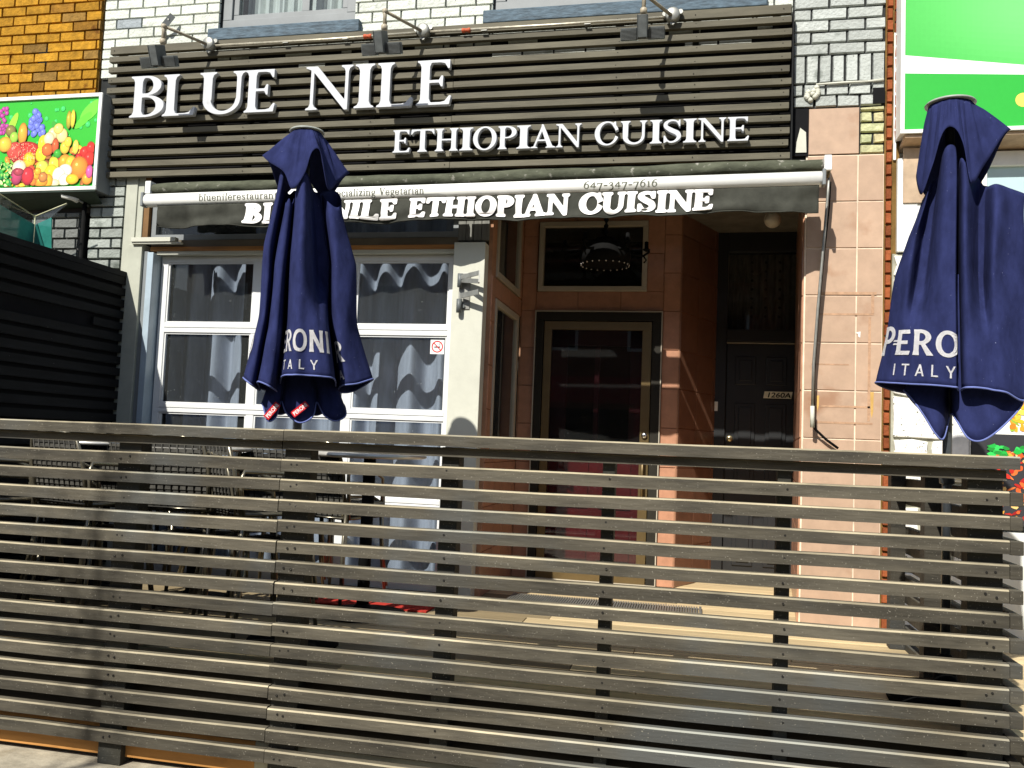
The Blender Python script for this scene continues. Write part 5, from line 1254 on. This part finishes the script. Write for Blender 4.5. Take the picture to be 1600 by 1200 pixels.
q = MB(); q.box(XLF, -1.83, -2.045, -2.02, .03, .165); q.build('skirt_board', M_PLY, fn)
q = MB(); q.box(-1.829, 1.13, -2.045, -2.02, .03, .165); q.build('skirt_board', mat('pale_skirt', (.4, .38, .28), .7, .3, var=.2, vscale=5), fn)
# return fence at the right end
rf = thing('return_fence', 'short dark slatted return fence joining the front fence at right', 'fence', (1.15, -1.2, 0))
q = MB()
for k, zt in enumerate(tops[:15]):
    c = rng.uniform(.7, .95); h = .051
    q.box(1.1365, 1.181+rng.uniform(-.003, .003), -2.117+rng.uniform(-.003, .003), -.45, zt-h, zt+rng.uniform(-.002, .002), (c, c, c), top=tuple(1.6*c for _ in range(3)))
q.build('slat_panel', M_FENCE, rf, bevel=.003)
for y in (-1.2, -.5):
    q = MB(); q.box(1.06, 1.135, y-.04, y+.04, .48, 1.44, (.6, .6, .6)); q.build('post', M_FENCE, rf)
q = MB(); q.box(1.03, 1.125, -1.99, -.45, 1.44, 1.475, (.8, .8, .8)); q.build('top_rail', M_FENCE, rf)

# ================================================================== TABLES, CHAIRS, MATS ON THE DECK
def table(x, y, r_, label):
    t = thing('patio_table', label, 'table', (x, y, .48), 'high round patio tables')
    q = MB(); q.lathe((x, y, 1.385), [(r_-.02, 0), (r_, .008), (r_, .02), (r_-.01, .027), (.01, .027)], 40); q.build('tabletop', M_TABLE, t)
    q = MB(); q.tube([(x, y, .50), (x, y, 1.384)], .036, 14); q.lathe((x, y, .60), [(.036, -.01), (.06, 0), (.06, .02), (.036, .03)], 16); q.build('pedestal', M_IRON, t)
    q = MB(); q.lathe((x, y, .481), [(.25, 0), (.25, .012), (.06, .03), (.04, .06)], 28); q.build('base', M_IRON, t)
    return t
table(-3.70, -.75, .24, 'round metal bar table nearest the divider fence at left')
table(-2.95, -.8, .36, 'large round metal bar table behind the left fence panel')
table(-1.85, -.8, .33, 'round metal bar table on a black pedestal behind the fence joint')
def chair(x, y, rz, label, z=0., proto=[None]):
    if proto[0] is None:
        t = thing('patio_chair', label, 'chair', (0, 0, 0), 'stacked patio chairs')
        for sx in (-1, 1):
            for (ya, yb) in ((-.20, -.24), (.17, .24)):
                q = MB(); q.tube([(sx*.19, ya, .44), (sx*.20, (ya+yb)/2, .2), (sx*.225, yb, .0)], .011, 8); q.build('leg', M_CHAIR, t)
            q = MB(); q.tube([(sx*.215, .19, .44), (sx*.225, .22, .62), (sx*.22, .20, .66), (sx*.22, -.05, .65), (sx*.21, -.18, .60), (sx*.2, -.2, .45)], .011, 8); q.build('armrest', M_CHAIR, t)
        q = MB(); q.tube([(-.2, -.21, .445), (.2, -.21, .445), (.2, .19, .445), (-.2, .19, .445), (-.2, -.21, .445)], .011, 8)
        q.tube([(-.19, .19, .44), (-.2, .24, .65), (-.17, .27, .80), (0, .28, .83), (.17, .27, .80), (.2, .24, .65), (.19, .19, .44)], .011, 8); q.build('frame', M_CHAIR, t)
        q = MB()
        for i in range(13): c = 1.3 if i % 2 else .6; q.box(-.195, .195, -.2+.03*i, -.178+.03*i, .445+.002*(i % 2), .452+.002*(i % 2), (c, c, c))
        for i in range(13): q.box(-.19+.03*i, -.17+.03*i, -.2, .18, .441, .4445)
        q.build('seat', M_WICK, t)
        q = MB()
        for i in range(12): c = 1.3 if i % 2 else .6; zz_ = .52+.024*i; yy_ = .205+.06*(i/11); w2 = .185-.03*max(0, (i-7)/4); q.box(-w2, w2, yy_, yy_+.007, zz_, zz_+.018, (c, c, c))
        for i in range(9): xx = -.16+.04*i; q.tube([(xx, .212, .52), (xx, .276, .80)], .004, 5)
        q.build('backrest', M_WICK, t)
        proto[0] = t; o = t
    else: o = copy_tree(proto[0])
    o.location = (x, y, .48+z); o.rotation_euler.z = rz; o['label'] = label
    return o
sp = [(-3.75, -1.35, 'at the far left by the divider'), (-3.25, -1.3, 'behind the dark shadow on the fence'), (-2.72, -1.25, 'under the big round table edge'), (-2.28, -1.3, 'left of the umbrella pole'), (-3.45, -.55, 'deep between the two left tables'), (-2.55, -.45, 'against the glazed window'), (-2.98, -.33, 'behind the large round table'), (-2.2, -.42, 'next to the table on the black pedestal')]
for i, (x, y, wh) in enumerate(sp):
    for k, pos in enumerate(('lowest', 'middle', 'topmost')):
        chair(x+rng.uniform(-.02, .02)+.02*k, y-.05*k, (i % 3-1)*.35+2.9+rng.uniform(-.06, .06), '%s woven metal chair of the stack %s' % (pos, wh), k*.085)
dm = thing('doormat', 'red carpet mat on the deck below the glazed window', 'mat', (-1.9, -.45, .48)); q = MB(); q.box(-2.35, -1.52, -.62, -.22, .4825, .492); q.build('mat', M_MAT, dm)
fg = thing('floor_grate', 'pale ribbed metal floor grate before the entry', 'grate', (-.55, -.05, .48)); q = MB()
for i in range(74): q.box(-1.14+.0162*i, -1.131+.0162*i, -.16, .2, .488, .497)
for y in (-.16, .02, .19): q.box(-1.145, .06, y, y+.012, .4825, .488)
q.build('grid', M_STEEL, fg)
q = MB(); ring_frame(q, 0, 0, 0, 0, 0, 0, 0) if False else q.box(-1.16, -1.145, -.17, .21, .4825, .498); q.box(.062, .077, -.17, .21, .4825, .498); q.build('edge', M_STEEL, fg)

# ================================================================== ACROSS THE STREET (seen only as reflections) and the street tree
ob = thing('brick_shop', 'red brick shop row across the street mirrored in the door glass', 'building', (-2, -22, -.1))
q = MB(); q.box(-18, 14, -23, -22, -.13, 8.5); q.build('wall', mat('far_brick', (.22, .09, .06), .9, .1, var=.2, vscale=3), ob)
q = MB(); q.box(-18, 14, -22, -21.9, 3.0, 3.9); 
for k in range(9): q.box(-18+k*4, -17.7+k*4, -22, -21.92, -.13, 3.0)
q.build('shopfront', M_REDSHOP, ob)
q = MB()
for k in range(8): q.box(-17.5+k*4, -14.2+k*4, -22, -21.95, .5, 2.8)
q.build('shop_glass', M_BLACK, ob)
w0 = MB(); ring_frame(w0, -16.8, -15.6, -22, -21.93, 4.8, 6.8, .1); w0 = w0.build('window', M_WHITE, ob); g = MB(); g.box(-16.7, -15.7, -21.99, -21.97, 4.9, 6.7); g.build('pane', M_BLACK, w0)
for k in range(1, 11): c = copy_tree(w0, ob); c.location.x += 2.9*k
tr = thing('street_tree', 'slim young street tree whose shadow falls across the fence', 'tree', (-4.25, -7.0, 0))
q = MB(); q.tube([(-4.25, -7.0, 0), (-4.22, -7.0, 2.5), (-4.24, -7.0, 4.4), (-4.2, -7.0, 5.3), (-4.24, -7.0, 6.0), (-4.23, -7, 6.35)], [.055, .04, .022, .011, .008, .005], 10)
r = random.Random(3); tips = []
for k in range(34):
    z = 4.5+1.75*k/33; a = r.uniform(0, 6.3); L_ = r.uniform(.05, .2); p0 = Vector((-4.22, -7, z)); p1 = p0+Vector((math.cos(a)*L_, math.sin(a)*L_, L_*.9)); q.tube([p0, p1], [.009, .004], 5); tips += [p1, (p0+p1)/2]
q.build('trunk', M_BARK, tr)
q = MB()
for p in tips:
    for _ in range(7):
        c = p+Vector((r.gauss(0, .09), r.gauss(0, .12), r.gauss(0, .05))); u = Vector((r.gauss(0, 1), r.gauss(0, 1), r.gauss(0, 1))).normalized(); v = u.orthogonal().normalized(); s_ = r.uniform(.012, .026)
        q.poly([c-u*s_, c+v*s_*.5, c+u*s_, c-v*s_*.5])
q.build('crown', M_LEAF, tr, recalc=False)
